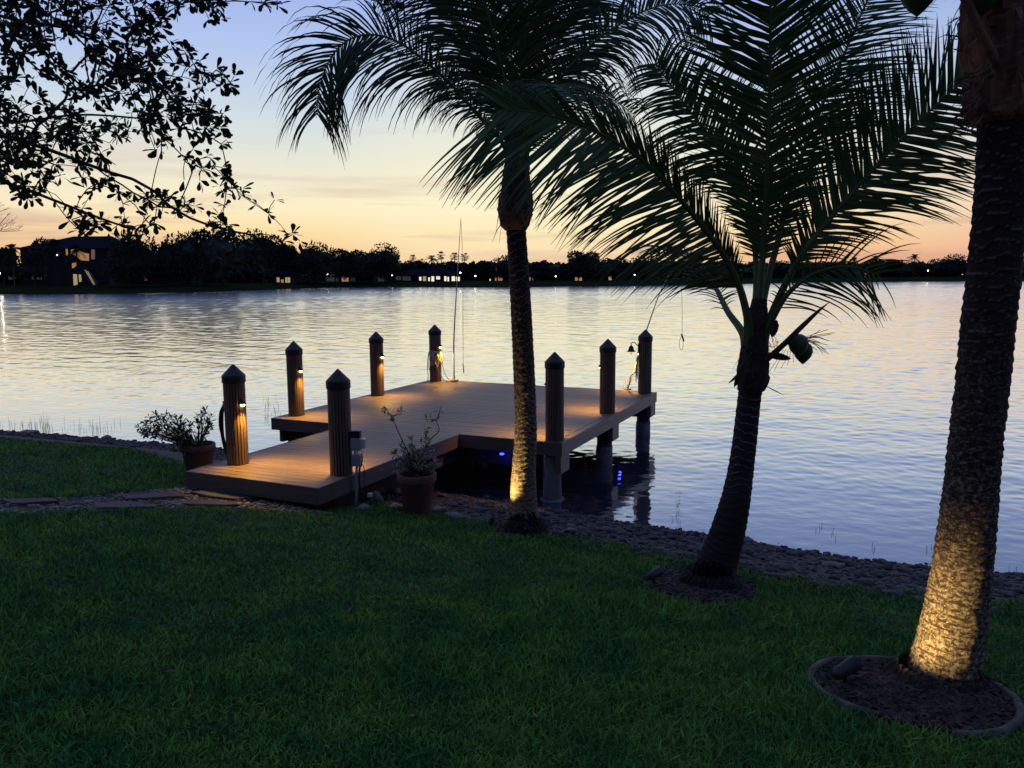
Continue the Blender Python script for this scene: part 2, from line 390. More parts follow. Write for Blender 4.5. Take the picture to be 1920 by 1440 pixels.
tag(scatter_rocks('gravel', np.c_[Xr, Yr, gh(Xr, Yr)], np.clip(rng.lognormal(math.log(.017), .4, len(Xr)), .008, .045), m_peb), 'brown pea gravel filling the path between the flagstones', 'gravel', kind='stuff')

# ------------------------------------------------------------------ bare beds under the palms
m_mulch = mat('mulch', (.026,.018,.012), (.012,.009,.006), scale=30, rough=.95, bump=.8, bscale=60)
m_bark = mat('mulch_bits', (.045,.03,.02), (.018,.013,.009), scale=10, rough=.9, rand=.5)
def bed(poly, name, label, n):
    cs = [onground(*p) for p in poly]; sm, _ = catmull([(*c,) for c in cs+[cs[0]]], 60); sm = sm[:-1]; c = sm.mean(0)
    mb = MB(); vs = [(c[0], c[1], g1(c[0], c[1])+.03)]; K = 8
    for j in range(1, K+1):
        for p in sm:
            x = c[0]+(p[0]-c[0])*j/K; y = c[1]+(p[1]-c[1])*j/K; vs.append((x, y, g1(x, y)+.028*(1-(j/K)**4)+.004+.012*pnoise(Vector((x*8,y*8,0)))))
    m_ = len(sm); fs = [(0, 1+i, 1+(i+1)%m_) for i in range(m_)]
    for j in range(K-1):
        for i in range(m_): a = 1+j*m_; fs.append((a+i, a+m_+i, a+m_+(i+1)%m_, a+(i+1)%m_))
    mb.add(vs, fs)
    for _ in range(n):                         # bark chips and dry bits
        a = random.random()*6.28; p = sm[int(random.random()*m_)]; t = math.sqrt(random.random())*.97
        x = c[0]+(p[0]-c[0])*t; y = c[1]+(p[1]-c[1])*t; z = g1(x, y)+.03; l = random.uniform(.01,.05); w = l*random.uniform(.15,.4)
        M = Matrix.Translation((x,y,z)) @ Matrix.Rotation(a,4,'Z') @ Matrix.Rotation(random.uniform(-.5,.5),4,'Y')
        mb.box((-l,-w,-.003),(l,w,.004), M, 1)
    o = mb.build(name, [m_mulch, m_bark]); tag(o, kind='structure'); return sm
bed4 = bed([(1522,1272),(1560,1248),(1640,1246),(1720,1256),(1800,1266),(1870,1286),(1912,1325),(1915,1355),(1880,1376),(1800,1382),(1700,1368),(1610,1345),(1550,1312)], 'mulch_bed', '', 1500)
bed3 = bed([(1200,1082),(1260,1070),(1330,1072),(1400,1088),(1420,1105),(1400,1128),(1330,1135),(1260,1125),(1210,1105)], 'mulch_bed', '', 700)
bed2 = bed([(915,975),(960,968),(1010,970),(1035,985),(1025,1005),(980,1010),(930,1002)], 'mulch_bed', '', 300)

# concrete edging ring round the big palm
m_edge = mat('edging', (.12,.105,.085), (.05,.045,.037), scale=7, rough=.85, bump=.4, bscale=20)
mb = MB(); P = [onground(*p) for p in [(1700,1249),(1640,1243),(1560,1246),(1525,1262),(1520,1280),(1545,1310),(1600,1338),(1640,1350)]]
sm, _ = catmull([(*p,) for p in P], 60); mb.tube([(p[0],p[1],g1(p[0],p[1])+.028+.008*pnoise(Vector(p)*3)) for p in sm], [.024+.004*pnoise(Vector(p)*5) for p in sm], 8)
P = [onground(*p) for p in [(1868,1293),(1900,1318),(1914,1345),(1900,1370),(1860,1384),(1790,1388)]]
sm, _ = catmull([(*p,) for p in P], 50); mb.tube([(p[0],p[1],g1(p[0],p[1])+.028+.008*pnoise(Vector(p)*3)) for p in sm], [.026+.004*pnoise(Vector(p)*5) for p in sm], 8)
tag(mb.build('garden_edging', m_edge, smooth=True), 'pale curved edging ring set in grass around the big lit palm', 'garden edging')

# ------------------------------------------------------------------ dock
ZD = .97; U = Vector((.910,-.415,0)).normalized(); W = Vector((.415,.910,0)).normalized(); P4 = Vector((.77,12.19,0))
DM = Matrix((( U.x, W.x, 0, P4.x),(U.y, W.y, 0, P4.y),(0,0,1,0),(0,0,0,1)))
def D(u, v, z=0): return DM @ Vector((u, v, z))
u0, u1, v1 = -5.75, 0.0, 5.88; wu0, wu1, wv0 = -4.02, -1.81, -3.66
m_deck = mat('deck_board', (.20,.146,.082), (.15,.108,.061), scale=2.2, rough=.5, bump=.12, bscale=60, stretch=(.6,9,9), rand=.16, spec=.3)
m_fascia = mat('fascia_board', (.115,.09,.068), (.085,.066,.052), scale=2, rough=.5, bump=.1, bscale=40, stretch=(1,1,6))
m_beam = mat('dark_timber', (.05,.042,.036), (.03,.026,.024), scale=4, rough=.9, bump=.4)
m_pile = mat('piling_wood', (.05,.045,.045), (.03,.028,.03), scale=4, rough=.85, bump=.4, bscale=15)
m_conc = mat('piling_concrete', (.17,.165,.16), (.09,.088,.085), scale=7, rough=.85, bump=.3)
dock = thing('boat_dock', 'square brown board deck on pilings over the lake with a narrower walkway', 'dock', D(-2.9, 2.9, ZD))
mb = MB(); bw = .1385; gap = .010; fr = .14; th = .03
v = fr
while v < v1-fr-.02:
    e = min(v+bw-gap, v1-fr-.003)
    mb.board((u0+fr, v, ZD-th), (u1-fr, e, ZD-random.uniform(0,.0015)), DM); v += bw
v = wv0+fr
while v < fr-.02:
    e = min(v+bw-gap, fr-.004)
    mb.board((wu0+.035, v, ZD-th), (wu1-.035, e, ZD-random.uniform(0,.0015)), DM); v += bw
mb.board((wu0+.035, wv0+.035, ZD-th),(wu1-.035, wv0+fr-gap, ZD), DM)
mb.board((u0+.035, v1-fr+gap, ZD-th),(u1-.035, v1-.035, ZD), DM)
mb.board((u0+.035, .035, ZD-th),(u0+fr-gap, v1-fr, ZD), DM); mb.board((u1-fr+gap, .035, ZD-th),(u1-.035, v1-fr, ZD), DM)
mb.board((u0+fr, .035, ZD-th),(wu0+.030, fr-gap, ZD), DM); mb.board((wu1-.030, .035, ZD-th),(u1-fr, fr-gap, ZD), DM)
mb.build('decking', m_deck, dock)
mb = MB(); fh = .215; t = .032; c6 = .006; zt = ZD+.003
for lo, hi in [((wu0, wv0),(wu1, wv0+t)), ((wu0, wv0+t+.002),(wu0+t, t)), ((wu1-t, wv0+t+.002),(wu1, t)), ((u0, 0),(wu0-.002, t)), ((wu1+.002, 0),(u1, t)),
               ((u0, t+.002),(u0+t, v1-t-.002)), ((u1-t, t+.002),(u1, v1-t-.002)), ((u0, v1-t),(u1, v1))]:
    mb.board((lo[0], lo[1], ZD-fh),(hi[0], hi[1], zt), DM, c6)
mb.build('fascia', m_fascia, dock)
for vv in (.34, 3.05, 5.52):
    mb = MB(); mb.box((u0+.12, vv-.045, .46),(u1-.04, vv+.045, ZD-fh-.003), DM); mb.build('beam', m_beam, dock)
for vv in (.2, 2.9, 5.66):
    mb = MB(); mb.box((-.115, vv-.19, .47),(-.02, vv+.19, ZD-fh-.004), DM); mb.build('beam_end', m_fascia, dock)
mb = MB()
for uu in np.arange(u0+.3, u1-.1, .48): mb.box((uu-.02, .1, ZD-fh+.0),(uu+.02, v1-.1, ZD-th-.002), DM)
mb.box((u0+.10, .10, .52),(u0+.18, v1-.1, ZD-fh-.002), DM); 
for uu in (wu0+.25, (wu0+wu1)/2, wu1-.25): mb.box((uu-.03, wv0+.1, ZD-fh+.01),(uu+.03, .08, ZD-th-.003), DM)
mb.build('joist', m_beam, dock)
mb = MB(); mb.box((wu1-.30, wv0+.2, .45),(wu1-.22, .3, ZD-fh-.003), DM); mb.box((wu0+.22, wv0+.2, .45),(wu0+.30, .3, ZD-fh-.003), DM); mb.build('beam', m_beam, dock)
for (uu, vv) in [(-.24,.2),(-.24,2.9),(-.24,5.68),(-2.9,.2),(-2.9,2.9),(-2.9,5.68),(-5.5,.45),(-5.5,3.05),(-5.5,5.68)]:
    mb = MB(); p = D(uu, vv); zg = g1(p.x, p.y)-.3; r = .145
    mb.lathe([(0,zg),(r,zg),(r*1.02,.1),(r,.3),(r*.98,ZD-fh-.004),(0,ZD-fh-.004)], 24, p, wob=.05)
    o = mb.build('piling', m_pile if (uu,vv) != (-.24,.2) else m_conc, dock, smooth=True)
    mb = MB(); zb = max(-.25, g1(p.x, p.y)-.05)
    if (uu,vv) == (-.24,.2): mb.lathe([(.15,zb),(.205,zb),(.21,zb+.13),(.19,zb+.17),(.15,zb+.175)], 28, p, wob=.03)
    else: mb.lathe([(.150,-.3),(.160,-.3),(.158,.2),(.155,.33),(.148,.335)], 24, p, wob=.12)
    mb.build('collar', m_conc, o, smooth=True)
m_blue = mat('blue_led', (.02,.02,.3), rough=.4, emit=(.03,.03,1,9))
for p, e in ((at(941, 850, 12.72), 1.6), (D(-.45, 4.6, .70), .5)):
    mb = MB(); mb.lathe([(0,0),(.035,0),(.035,-.02),(0,-.022)], 14, p); o = mb.build('under_light', m_blue, dock)
    l = bpy.data.lights.new('blue_glow', 'POINT'); l.color = (.05,.05,1); l.energy = e; l.shadow_soft_size = .03
    lo = bpy.data.objects.new('blue_glow', l); C.objects.link(lo); lo.location = p+Vector((0,0,-.06)); setpar(lo, o)

# posts
m_slat = mat('post_slat', (.15,.10,.068), (.105,.07,.048), scale=2.5, rough=.6, bump=.15, bscale=40, stretch=(6,6,.7), rand=.12)
m_core = mat('post_core', (.012,.01,.009), rough=.95)
m_cap = mat('black_cap', (.012,.012,.014), (.02,.02,.022), rough=.55, bump=.05)
m_black = mat('black_metal', (.01,.01,.01), rough=.5)
m_bulb = mat('warm_bulb', (.9,.7,.4), rough=.3, emit=(1,.60,.22,16))
def post(u, v, face, label, h=1.16, energy=46, lamp_side=-.2):
    p = D(u, v, ZD); t = thing('dock_post', label, 'post', p, 'capped posts standing around the dock')
    r = .146; n = 22; mb = MB()
    for k in range(n):
        a0 = 2*math.pi*(k+.10)/n; a1 = 2*math.pi*(k+.90)/n; rr = r+random.uniform(-.001,.0012); vs = []
        for z in (-.1 if False else .002, h+.02):
            for a, q in ((a0, rr-.017), (a0+.012, rr), (a1-.012, rr), (a1, rr-.017)): vs.append(p+Vector((math.cos(a)*q, math.sin(a)*q, z)))
        mb.add(vs, [(0,1,5,4),(1,2,6,5),(2,3,7,6)])
    mb.build('sleeve', m_slat, t)
    mb = MB(); mb.lathe([(r-.016,.001),(r-.016,h+.02)], 32, p); mb.build('core', m_core, t)
    mb = MB(); mb.lathe([(r-.004,h-.012),(r+.010,h-.012),(r+.013,h),(r+.013,h+.075),(r+.010,h+.09),(.018,h+.232),(.008,h+.24),(0,h+.242)], 36, p); mb.build('cap', m_cap, t, smooth=False)
    # dome lamp on the side that faces the deck
    ang = math.atan2(face.y, face.x)+lamp_side; fdir = Vector((math.cos(ang), math.sin(ang), 0)); side = Vector((-fdir.y, fdir.x, 0)); zl = h-.30
    o = p+fdir*(r+.002)+Vector((0,0,zl)); lm = MB(); vs = []; n2 = 12
    for j, e in enumerate((0,.35,.7,1.05,1.4)):               # quarter dome hood
        for k in range(n2+1):
            a = math.pi*k/n2; rr = .058*math.cos(e)
            vs.append(o+side*(math.cos(a)*rr)+fdir*(math.sin(a)*rr*1.35)+Vector((0,0,.052*math.sin(e)*1.1)))
    fs = [(j*(n2+1)+k, j*(n2+1)+k+1, (j+1)*(n2+1)+k+1, (j+1)*(n2+1)+k) for j in range(4) for k in range(n2)]
    lm.add(vs, fs); lm.tube([o+Vector((0,0,.03))-fdir*.01, o+Vector((0,0,.07))-fdir*.002], .02, 8)
    lo = lm.build('lamp_hood', m_black, t)
    bl = MB(); c = o+fdir*.026+Vector((0,0,-.004)); bl.lathe([(0,.012),(.026,.006),(.030,-.008),(.022,-.026),(0,-.034)], 16, c); bl.build('bulb', m_bulb, lo, smooth=True)
    l = bpy.data.lights.new('lamp_glow', 'SPOT'); l.color = (1,.50,.07); l.energy = energy*2.3; l.shadow_soft_size = .02; l.spot_size = R(128); l.spot_blend = 1
    q = bpy.data.objects.new('lamp_glow', l); C.objects.link(q); q.location = c+Vector((0,0,-.05))+fdir*.05; q.rotation_euler = (Vector((0,0,-1))+fdir*.35).to_track_quat('-Z','Y').to_euler(); setpar(q, lo)
    return t
post(-3.70, -3.02, U, 'lamp-lit post at the near end of the walkway with black hose behind it')
post(-1.99, -2.95, -U, 'post at the near end of the walkway with grey electrical boxes beside it', lamp_side=-.5, energy=40)
post(-5.50, .42, U, 'lamp-lit post on the front corner of the deck behind the walkway')
post(-5.50, 3.12, U, 'lamp-lit post halfway along the far side edge of the deck')
post(-5.50, 5.66, U, 'post at the far corner of the deck with pale rope tied on it')
post(-.20, .20, -U, 'unlit-looking post on the near deck corner, just right of the palm trunk', lamp_side=-.45)
post(-.20, 2.92, -U, 'post midway along the right deck edge, seen against the water', lamp_side=-.45)
post(-.22, 5.66, -U, 'post on the outermost right corner of the deck beside the small bell', lamp_side=-.45)

# ------------------------------------------------------------------ hose, boxes, ropes, bell, whips
m_hose = mat('black_rubber', (.012,.013,.012), rough=.5)
m_rope = mat('rope', (.55,.47,.33), (.4,.33,.22), scale=40, rough=.9)
m_grey = mat('grey_plastic', (.30,.31,.30), (.24,.25,.24), scale=5, rough=.5)
m_lgrey = mat('light_plastic', (.55,.53,.45), (.48,.45,.38), scale=5, rough=.4)
def rope(mb, P, r, n=40, k=6, mi=0):
    sm, _ = catmull([tuple(p) for p in P], n); mb.tube([Vector(p) for p in sm], r, k, mi)
pA = D(-3.70, -3.02, ZD); bdir = (-U*.86+W*.10).normalized(); sd = Vector((-bdir.y, bdir.x, 0))
mb = MB(); hk = pA+bdir*.16+Vector((0,0,.80))
mb.tube([pA+bdir*.14+Vector((0,0,.78)), hk+bdir*.06+Vector((0,0,.0)), hk+bdir*.09+Vector((0,0,.06))], .010, 8)
t = thing('garden_hose', 'black hose hung in long loops on the back of the walkway post', 'hose', pA)
mb.build('hook', m_black, t); mb = MB()
for i in range(7):
    w = random.uniform(.05,.085); dn = random.uniform(.50,.76); o = bdir*(.03+.009*i)+Vector((0,0,.02)); zb = hk.z-dn
    if i < 3: dn = .78
    P = [hk+o, hk+o+sd*w-Vector((0,0,.12)), hk+o*.9+sd*w*1.2-Vector((0,0,dn*.6)), hk+o*.8-Vector((0,0,dn)), hk+o*.8-sd*w*1.1-Vector((0,0,dn*.6)), hk+o-sd*w-Vector((0,0,.10)), hk+o+Vector((0,0,.003))]
    rope(mb, P, .011)
mb.build('hose', m_hose, t, smooth=True)

# power outlets on conduit by the walkway post
pB = D(-1.99, -2.95, 0); f0 = D(-1.78, -2.95, 0); ux = Vector((.97,-.05,0)).normalized()
t = thing('power_pedestal', 'grey outlet boxes with hanging wires on conduit beside the walkway post', 'electrical box', (f0.x, f0.y, .55))
BM = Matrix(((ux.x,-ux.y*-1*-1,0,pB.x+.155),(ux.y,ux.x,0,pB.y-.03),(0,0,1,0),(0,0,0,1)))
def bbox(name, lo, hi, m_, bev=.006):
    mb = MB(); mb.board(lo, hi, BM, bev); return mb.build(name, m_, t)
z0 = ZD
bbox('upper_box', (0,-.05,z0+.50),(.12,.06,z0+.585), m_black); bbox('box_lid', (-.004,-.055,z0+.587),(.125,.065,z0+.60), m_grey)
o = bbox('outlet_box', (0,-.06,z0+.335),(.13,.05,z0+.49), m_grey); bbox('outlet_cover', (.132,-.055,z0+.36),(.185,.045,z0+.485), m_lgrey)
bbox('junction_box', (0,-.05,z0+.12),(.12,.05,z0+.275), m_grey)
for xx in (.035,.055,.08):
    mb = MB(); mb.tube([BM @ Vector((xx,0,z0+.335)), BM @ Vector((xx,0,z0+.275))], .008, 8); mb.build('cable_gland', m_lgrey, t)
mb = MB(); zg = .45
mb.tube([BM @ Vector((.06,-.01,z0+.12)), BM @ Vector((.06,-.04,z0+.0)), BM @ Vector((.05,-.05,z0-.3)), BM @ Vector((.03,-.06,z0-.5))], .017, 10); mb.build('conduit', m_grey, t, smooth=True)
mb = MB(); mb.tube([BM @ Vector((.10,-.02,z0+.12)), BM @ Vector((.10,-.05,z0-.1)), BM @ Vector((.13,-.06,z0-.35)), BM @ Vector((.12,-.02,z0-.5))], .014, 10); mb.build('conduit', m_black, t, smooth=True)
mb = MB(); rope(mb, [BM @ Vector((.14,-.05,z0+.34)), BM @ Vector((.16,-.07,z0+.25)), BM @ Vector((.14,-.05,z0+.18)), BM @ Vector((.17,-.06,z0+.08)), BM @ Vector((.16,-.04,z0-.1)), BM @ Vector((.17,-.05,z0-.25))], .004)
rope(mb, [BM @ Vector((.13,-.05,z0+.30)), BM @ Vector((.155,-.08,z0+.20)), BM @ Vector((.11,-.06,z0+.07))], .006); mb.build('wire', m_black, t)
bbox('foot_plug', (.19,-.03,z0-.30),(.25,.03,z0-.25), m_lgrey)

# rope on far post
pE = D(-5.50, 5.66, ZD); t = MB()
for i in range(9):
    a = random.uniform(-2.6,.3); q = Vector((math.cos(a), math.sin(a), 0)); zt = .74+random.uniform(-.03,.03); zb = random.uniform(.25,.5); w = .05; s2 = Vector((-q.y,q.x,0))
    rope(t, [pE+q*.16+Vector((0,0,zt)), pE+q*.175+s2*w+Vector((0,0,(zt+zb)/2)), pE+q*.17+Vector((0,0,zb)), pE+q*.175-s2*w+Vector((0,0,(zt+zb)/2)), pE+q*.16+Vector((0,0,zt))], .0085, 24)
rope(t, [pE+Vector((math.cos(k*.5)*.158, math.sin(k*.5)*.158, .74+.02*math.sin(k*.9))) for k in range(14)], .009)
rope(t, [pE+Vector((.02,-.17,.74)), pE+Vector((.16,-.18,.5)), pE+Vector((.24,-.17,.22)), pE+Vector((.33,-.1,.06)), pE+Vector((.38,-.05,.015))], .009)
rope(t, [pE+Vector((-.1,-.14,.70)), pE+Vector((.1,-.22,.3)), pE+Vector((.22,-.2,.05)), pE+Vector((.35,-.12,.015))], .009)
rope(t, [pE+Vector((-.16,-.05,.72)), pE+Vector((-.19,-.06,.4)), pE+Vector((-.18,-.06,.1)), pE+Vector((-.2,-.05,.02))], .009)
tag(t.build('mooring_rope', m_rope, smooth=True), 'pale rope looped round the far corner post and trailing to deck', 'rope')

m_pole = mat('whip_pole', (.36,.36,.37), rough=.4)
def whip(base, poly, tipline, label):
    t = thing('mooring_whip', label, 'mooring whip', base, 'whip poles on the outer deck edge')
    mb = MB(); mb.lathe([(0,.004),(.07,.004),(.07,.02),(.035,.03),(.028,.14),(0,.14)], 16, base); mb.build('base_plate', m_lgrey, t)
    mb = MB(); sm, Ln = catmull([tuple(p) for p in poly], 40); mb.tube([Vector(p) for p in sm], [.017*(1-i/39)+.0045 for i in range(40)], 8); mb.build('pole', m_pole, t, smooth=True)
    mb = MB(); rope(mb, tipline, .0045, 30, 5); return t, mb
Yw = D(-5.1, 5.72).y
b1 = D(-5.02, 5.72, ZD)
t, mb = whip(b1, [b1+Vector((0,0,.05)), at(851,640,Yw), at(855,560,Yw), at(864,410,Yw)], [at(864,410,Yw), at(867,470,Yw-.05), at(868,560,Yw-.05), at(868.5,690,Yw-.05)], 'tall thin pole upright at the far deck corner with a hanging line')
mb.build('line', m_black, t); mb = MB(); mb.tube([at(868,682,Yw-.05), at(869.5,699,Yw-.05)], .016, 8); mb.build('line_end', m_pole, t)
mb = MB()
for i in range(7):
    a = i*.9; rope(mb, [b1+Vector((math.cos(a+k*.5)*(.06+.05*random.random()), math.sin(a+k*.5)*(.06+.04*random.random()), .02+.04*random.random())) for k in range(9)], .008, 24)
tag(mb.build('rope_coil', m_rope, smooth=True), 'small pile of pale rope on deck at foot of the upright pole', 'rope')
b2 = onz(1178, 731, ZD); Y2 = b2.y
t, mb = whip(b2, [b2+Vector((0,0,.05)), at(1195,672,Y2), at(1213,617,Y2+.1), at(1240,543,Y2+.5), at(1270,490,Y2+1)], [at(1270,490,Y2+1), at(1277,530,Y2+1), at(1279,580,Y2+1), at(1279,627,Y2+1)], 'thin pole leaning right behind the outermost post, line ending in a loop')
mb.build('line', m_black, t); mb = MB(); mb.tube([at(1278,626,Y2+1), at(1282,640,Y2+1)], .02, 8); rope(mb, [at(1279,628,Y2+1), at(1274,640,Y2+1), at(1275,654,Y2+1), at(1280,654,Y2+1), at(1281,640,Y2+1)], .005, 30, 5); mb.build('line_end', m_black, t)
pH = D(-.22, 5.66, ZD); hl = Vector((-.95,-.3,0)).normalized()
mb = MB()
for i, dz in enumerate((.5,.42,.28,.55)):
    o = hl*(.17+.015*i)+Vector((0,-.03*i,0)); rope(mb, [pH+o+Vector((0,0,.80)), pH+o*1.12+Vector((.0,-.04,.80-dz*.5)), pH+o*1.05+Vector((0,0,.80-dz)), pH+o*1.0+Vector((0,.04,.80-dz*.5)), pH+o+Vector((0,0,.80))], .008, 24)
rope(mb, [pH+hl*.19+Vector((0,0,.82)), pH+hl*.22+Vector((0,0,.5)), b2+Vector((.05,0,.3)), b2+Vector((.02,0,.06))], .011)
rope(mb, [b2+Vector((.03,0,.28)), b2+Vector((-.08,0,.16)), b2+Vector((-.14,-.02,.02))], .007)
for i in range(4): rope(mb, [b2+Vector((math.cos(i+k*.6)*.09, math.sin(i+k*.6)*.07, .015+.03*random.random())) for k in range(8)], .008, 20)
tag(mb.build('mooring_rope', m_rope, smooth=True), 'lamp-lit rope hanging under the bell down to the leaning pole foot', 'rope')
t = thing('dock_bell', 'small dark bell on a scrolled bracket at the outermost post', 'bell', pH+hl*.3+Vector((0,0,1.0)))
bc = pH+hl*.34+Vector((0,0,.93))
mb = MB(); mb.lathe([(0,.15),(.012,.15),(.016,.125),(.035,.115),(.05,.09),(.056,.05),(.075,.015),(.10,0),(.095,-.004),(.06,.01),(0,.02)], 24, bc); mb.build('bell', m_black, t, smooth=True)
mb = MB(); mb.tube([bc+Vector((0,0,.03)), bc+Vector((0,0,-.03)), bc+Vector((0,0,-.06))], [.004,.004,.012], 8); mb.build('clapper', m_black, t)
mb = MB(); rope(mb, [bc+Vector((0,0,.15)), bc+Vector((0,0,.185)), bc-hl*.08+Vector((0,0,.19)), bc-hl*.12+Vector((0,0,.15)), bc-hl*.17+Vector((0,0,.12)), bc-hl*.19+Vector((0,0,.1))], .009, 30, 6)
mb.box((-.02,-.03,-.09),(.02,.03,.10), Matrix.Translation(pH+hl*.155+Vector((0,0,1.0)))); mb.build('bracket', m_black, t)

# ------------------------------------------------------------------ leaves
def leaf(mb, p, d, n, l, w, mi=0, shape=((0,.12),(.3,.72),(.62,1),(.88,.72),(1,.05)), fold=.18, bend=.12):
    d = d.normalized(); s = d.cross(n); s = s.normalized() if s.length > 1e-4 else d.orthogonal().normalized(); n = s.cross(d)
    vs = []
    for t, k in shape:
        c = p+d*(l*t)-n*(bend*l*t*t); q = k*w/2
        vs += [c-s*q+n*(fold*q), c-n*0, c+s*q+n*(fold*q)]
    fs = []
    for i in range(len(shape)-1):
        a = 3*i; fs += [(a,a+1,a+4,a+3),(a+1,a+2,a+5,a+4)]
    mb.add(vs, fs, mi)
def rv(): 
    v = Vector(rng.normal(size=3)); return v.normalized()

# pots and potted plants
m_terra = mat('terracotta', (.16,.07,.05), (.10,.045,.035), scale=4, rough=.8, bump=.2, bscale=40)
m_terra2 = mat('dark_terracotta', (.12,.07,.055), (.08,.05,.04), scale=4, rough=.85, bump=.2)
m_croton = mat('variegated_leaf', (.05,.10,.03), (.30,.30,.13), scale=14, rough=.5, ramp_pos=(.42,.6), transl=.15)
m_dleaf = mat('green_leaf', (.035,.075,.025), (.09,.13,.05), scale=9, rough=.5, transl=.15)
m_twig = mat('twig', (.07,.055,.04), rough=.9)
def pot(c, r, h, m_, label):
    t = thing('plant_pot', label, 'plant pot', c); mb = MB()
    mb.lathe([(0,0),(r*.68,0),(r*.70,.01),(r*.93,h*.80),(r*.94,h*.805),(r*1.02,h*.82),(r*1.04,h*.84),(r*1.04,h*.975),(r*1.01,h),(r*.93,h),(r*.90,h*.97),(r*.86,h*.86)], 44, c)
    mb.build('pot', m_, t, smooth=True)
    mb = MB(); vs = [c+Vector((0,0,h*.9))]+[c+Vector((math.cos(a)*r*.87, math.sin(a)*r*.87, h*.87+.01*math.sin(a*5))) for a in np.linspace(0,6.283,25)[:-1]]
    mb.add(vs, [(0,1+i,1+(i+1)%24) for i in range(24)]); mb.build('potting_soil', m_mulch, t); return t
def whorl(mb, p, d, n, l, w, spread=1.0, m_=0):
    for i in range(n):
        v = (d*.45+rv()*spread).normalized(); up = (Vector((0,0,1))+rv()*.5).normalized(); leaf(mb, p+v*.01, v, up, l*random.uniform(.65,1.1), w*random.uniform(.75,1.1), m_)
cR = onground(783, 966); cR.z -= .01
pot(cR, .245, .57, m_terra, 'large reddish terracotta pot on the bank right of the walkway')
def stemplant(name, label, c, base_z, stems, bush, mleaf, l, w, nper):
    t = thing(name, label, 'potted plant', c+Vector((0,0,base_z))); sb = MB(); lb = MB()
    for P, r, k in stems:
        sm, _ = catmull([tuple(p) for p in P], 24); sm = [Vector(p) for p in sm]; sb.tube(sm, [r*(1-.6*i/23) for i in range(24)], 6)
        for i in range(k[0], 24, k[1]):
            dd = (sm[min(i+1,23)]-sm[i-1]).normalized(); whorl(lb, sm[i], dd, k[2], l, w)
        whorl(lb, sm[-1], (sm[-1]-sm[-2]).normalized(), k[3], l, w)
    for P in bush:
        whorl(lb, P, (P-(c+Vector((0,0,base_z)))).normalized(), nper, l, w)
        sb.tube([c+Vector((0,0,base_z-.05)), (c+Vector((0,0,base_z))).lerp(P,.5)+rv()*.03, P], [.006,.005,.002], 5)
    sb.build('stem', m_twig, t); lb.build('leaves', mleaf, t)
Yp = cR.y
bush = []
while len(bush) < 62:
    x, y = random.uniform(738, 818), random.uniform(815, 892)
    if ((x-779)/40)**2+((y-860)/38)**2 < 1: bush.append(at(x, y, Yp+random.uniform(-.2,.2)))
stemplant('potted_shrub', 'sparse pale-leaved shrub with two tall bare stems in the terracotta pot', cR, .52,
  [([at(778,880,Yp), at(765,848,Yp), at(748,812,Yp), at(735,782,Yp)], .011, (23,4,0,14)), ([at(735,784,Yp), at(727,772,Yp), at(722,766,Yp-.05)], .006, (8,8,3,10)), ([at(735,784,Yp), at(745,776,Yp), at(750,770,Yp+.05)], .006, (8,8,2,8)),
   ([at(788,880,Yp), at(795,850,Yp), at(806,825,Yp), at(823,808,Yp), at(818,789,Yp)], .011, (13,5,2,7)), ([at(806,825,Yp), at(797,815,Yp), at(800,806,Yp)], .005, (10,6,2,6)), ([at(818,789,Yp), at(810,786,Yp), at(799,788,Yp)], .005, (8,6,2,4)), ([at(818,789,Yp), at(822,779,Yp), at(824,770,Yp)], .005, (10,6,2,4))],
  bush, m_croton, .078, .024, 8)
cL = onground(372, 897); cL = Vector((at(374, 890, 12.0).x, 12.0, g1(at(374,890,12.0).x, 12.0)-.01))
pot(cL, .25, .50, m_terra2, 'dark clay pot left of the walkway holding the leafy bush')
Yl = cL.y; bush = []
for _ in range(2000):
    x, y = random.uniform(255, 400), random.uniform(764, 852)
    e1 = ((x-305)/46)**2+((y-800)/24)**2 < 1; e2 = ((x-350)/36)**2+((y-818)/26)**2 < 1; e3 = ((x-381)/17)**2+((y-790)/22)**2 < 1; e4 = ((x-350)/26)**2+((y-836)/14)**2 < 1
    if (e1 or e2 or e3 or e4) and len(bush) < 150: bush.append(at(x, y, Yl+random.uniform(-.3,.3)))
stemplant('potted_bush', 'bushy green plant spilling left from the dark clay pot', cL, .45, [([at(372,850,Yl), at(330,815,Yl), at(285,790,Yl), at(262,802,Yl)], .01, (8,3,3,6)), ([at(372,850,Yl), at(378,815,Yl), at(384,780,Yl), at(386,770,Yl)], .01, (10,3,3,6))],
  bush, m_dleaf, .085, .030, 6)

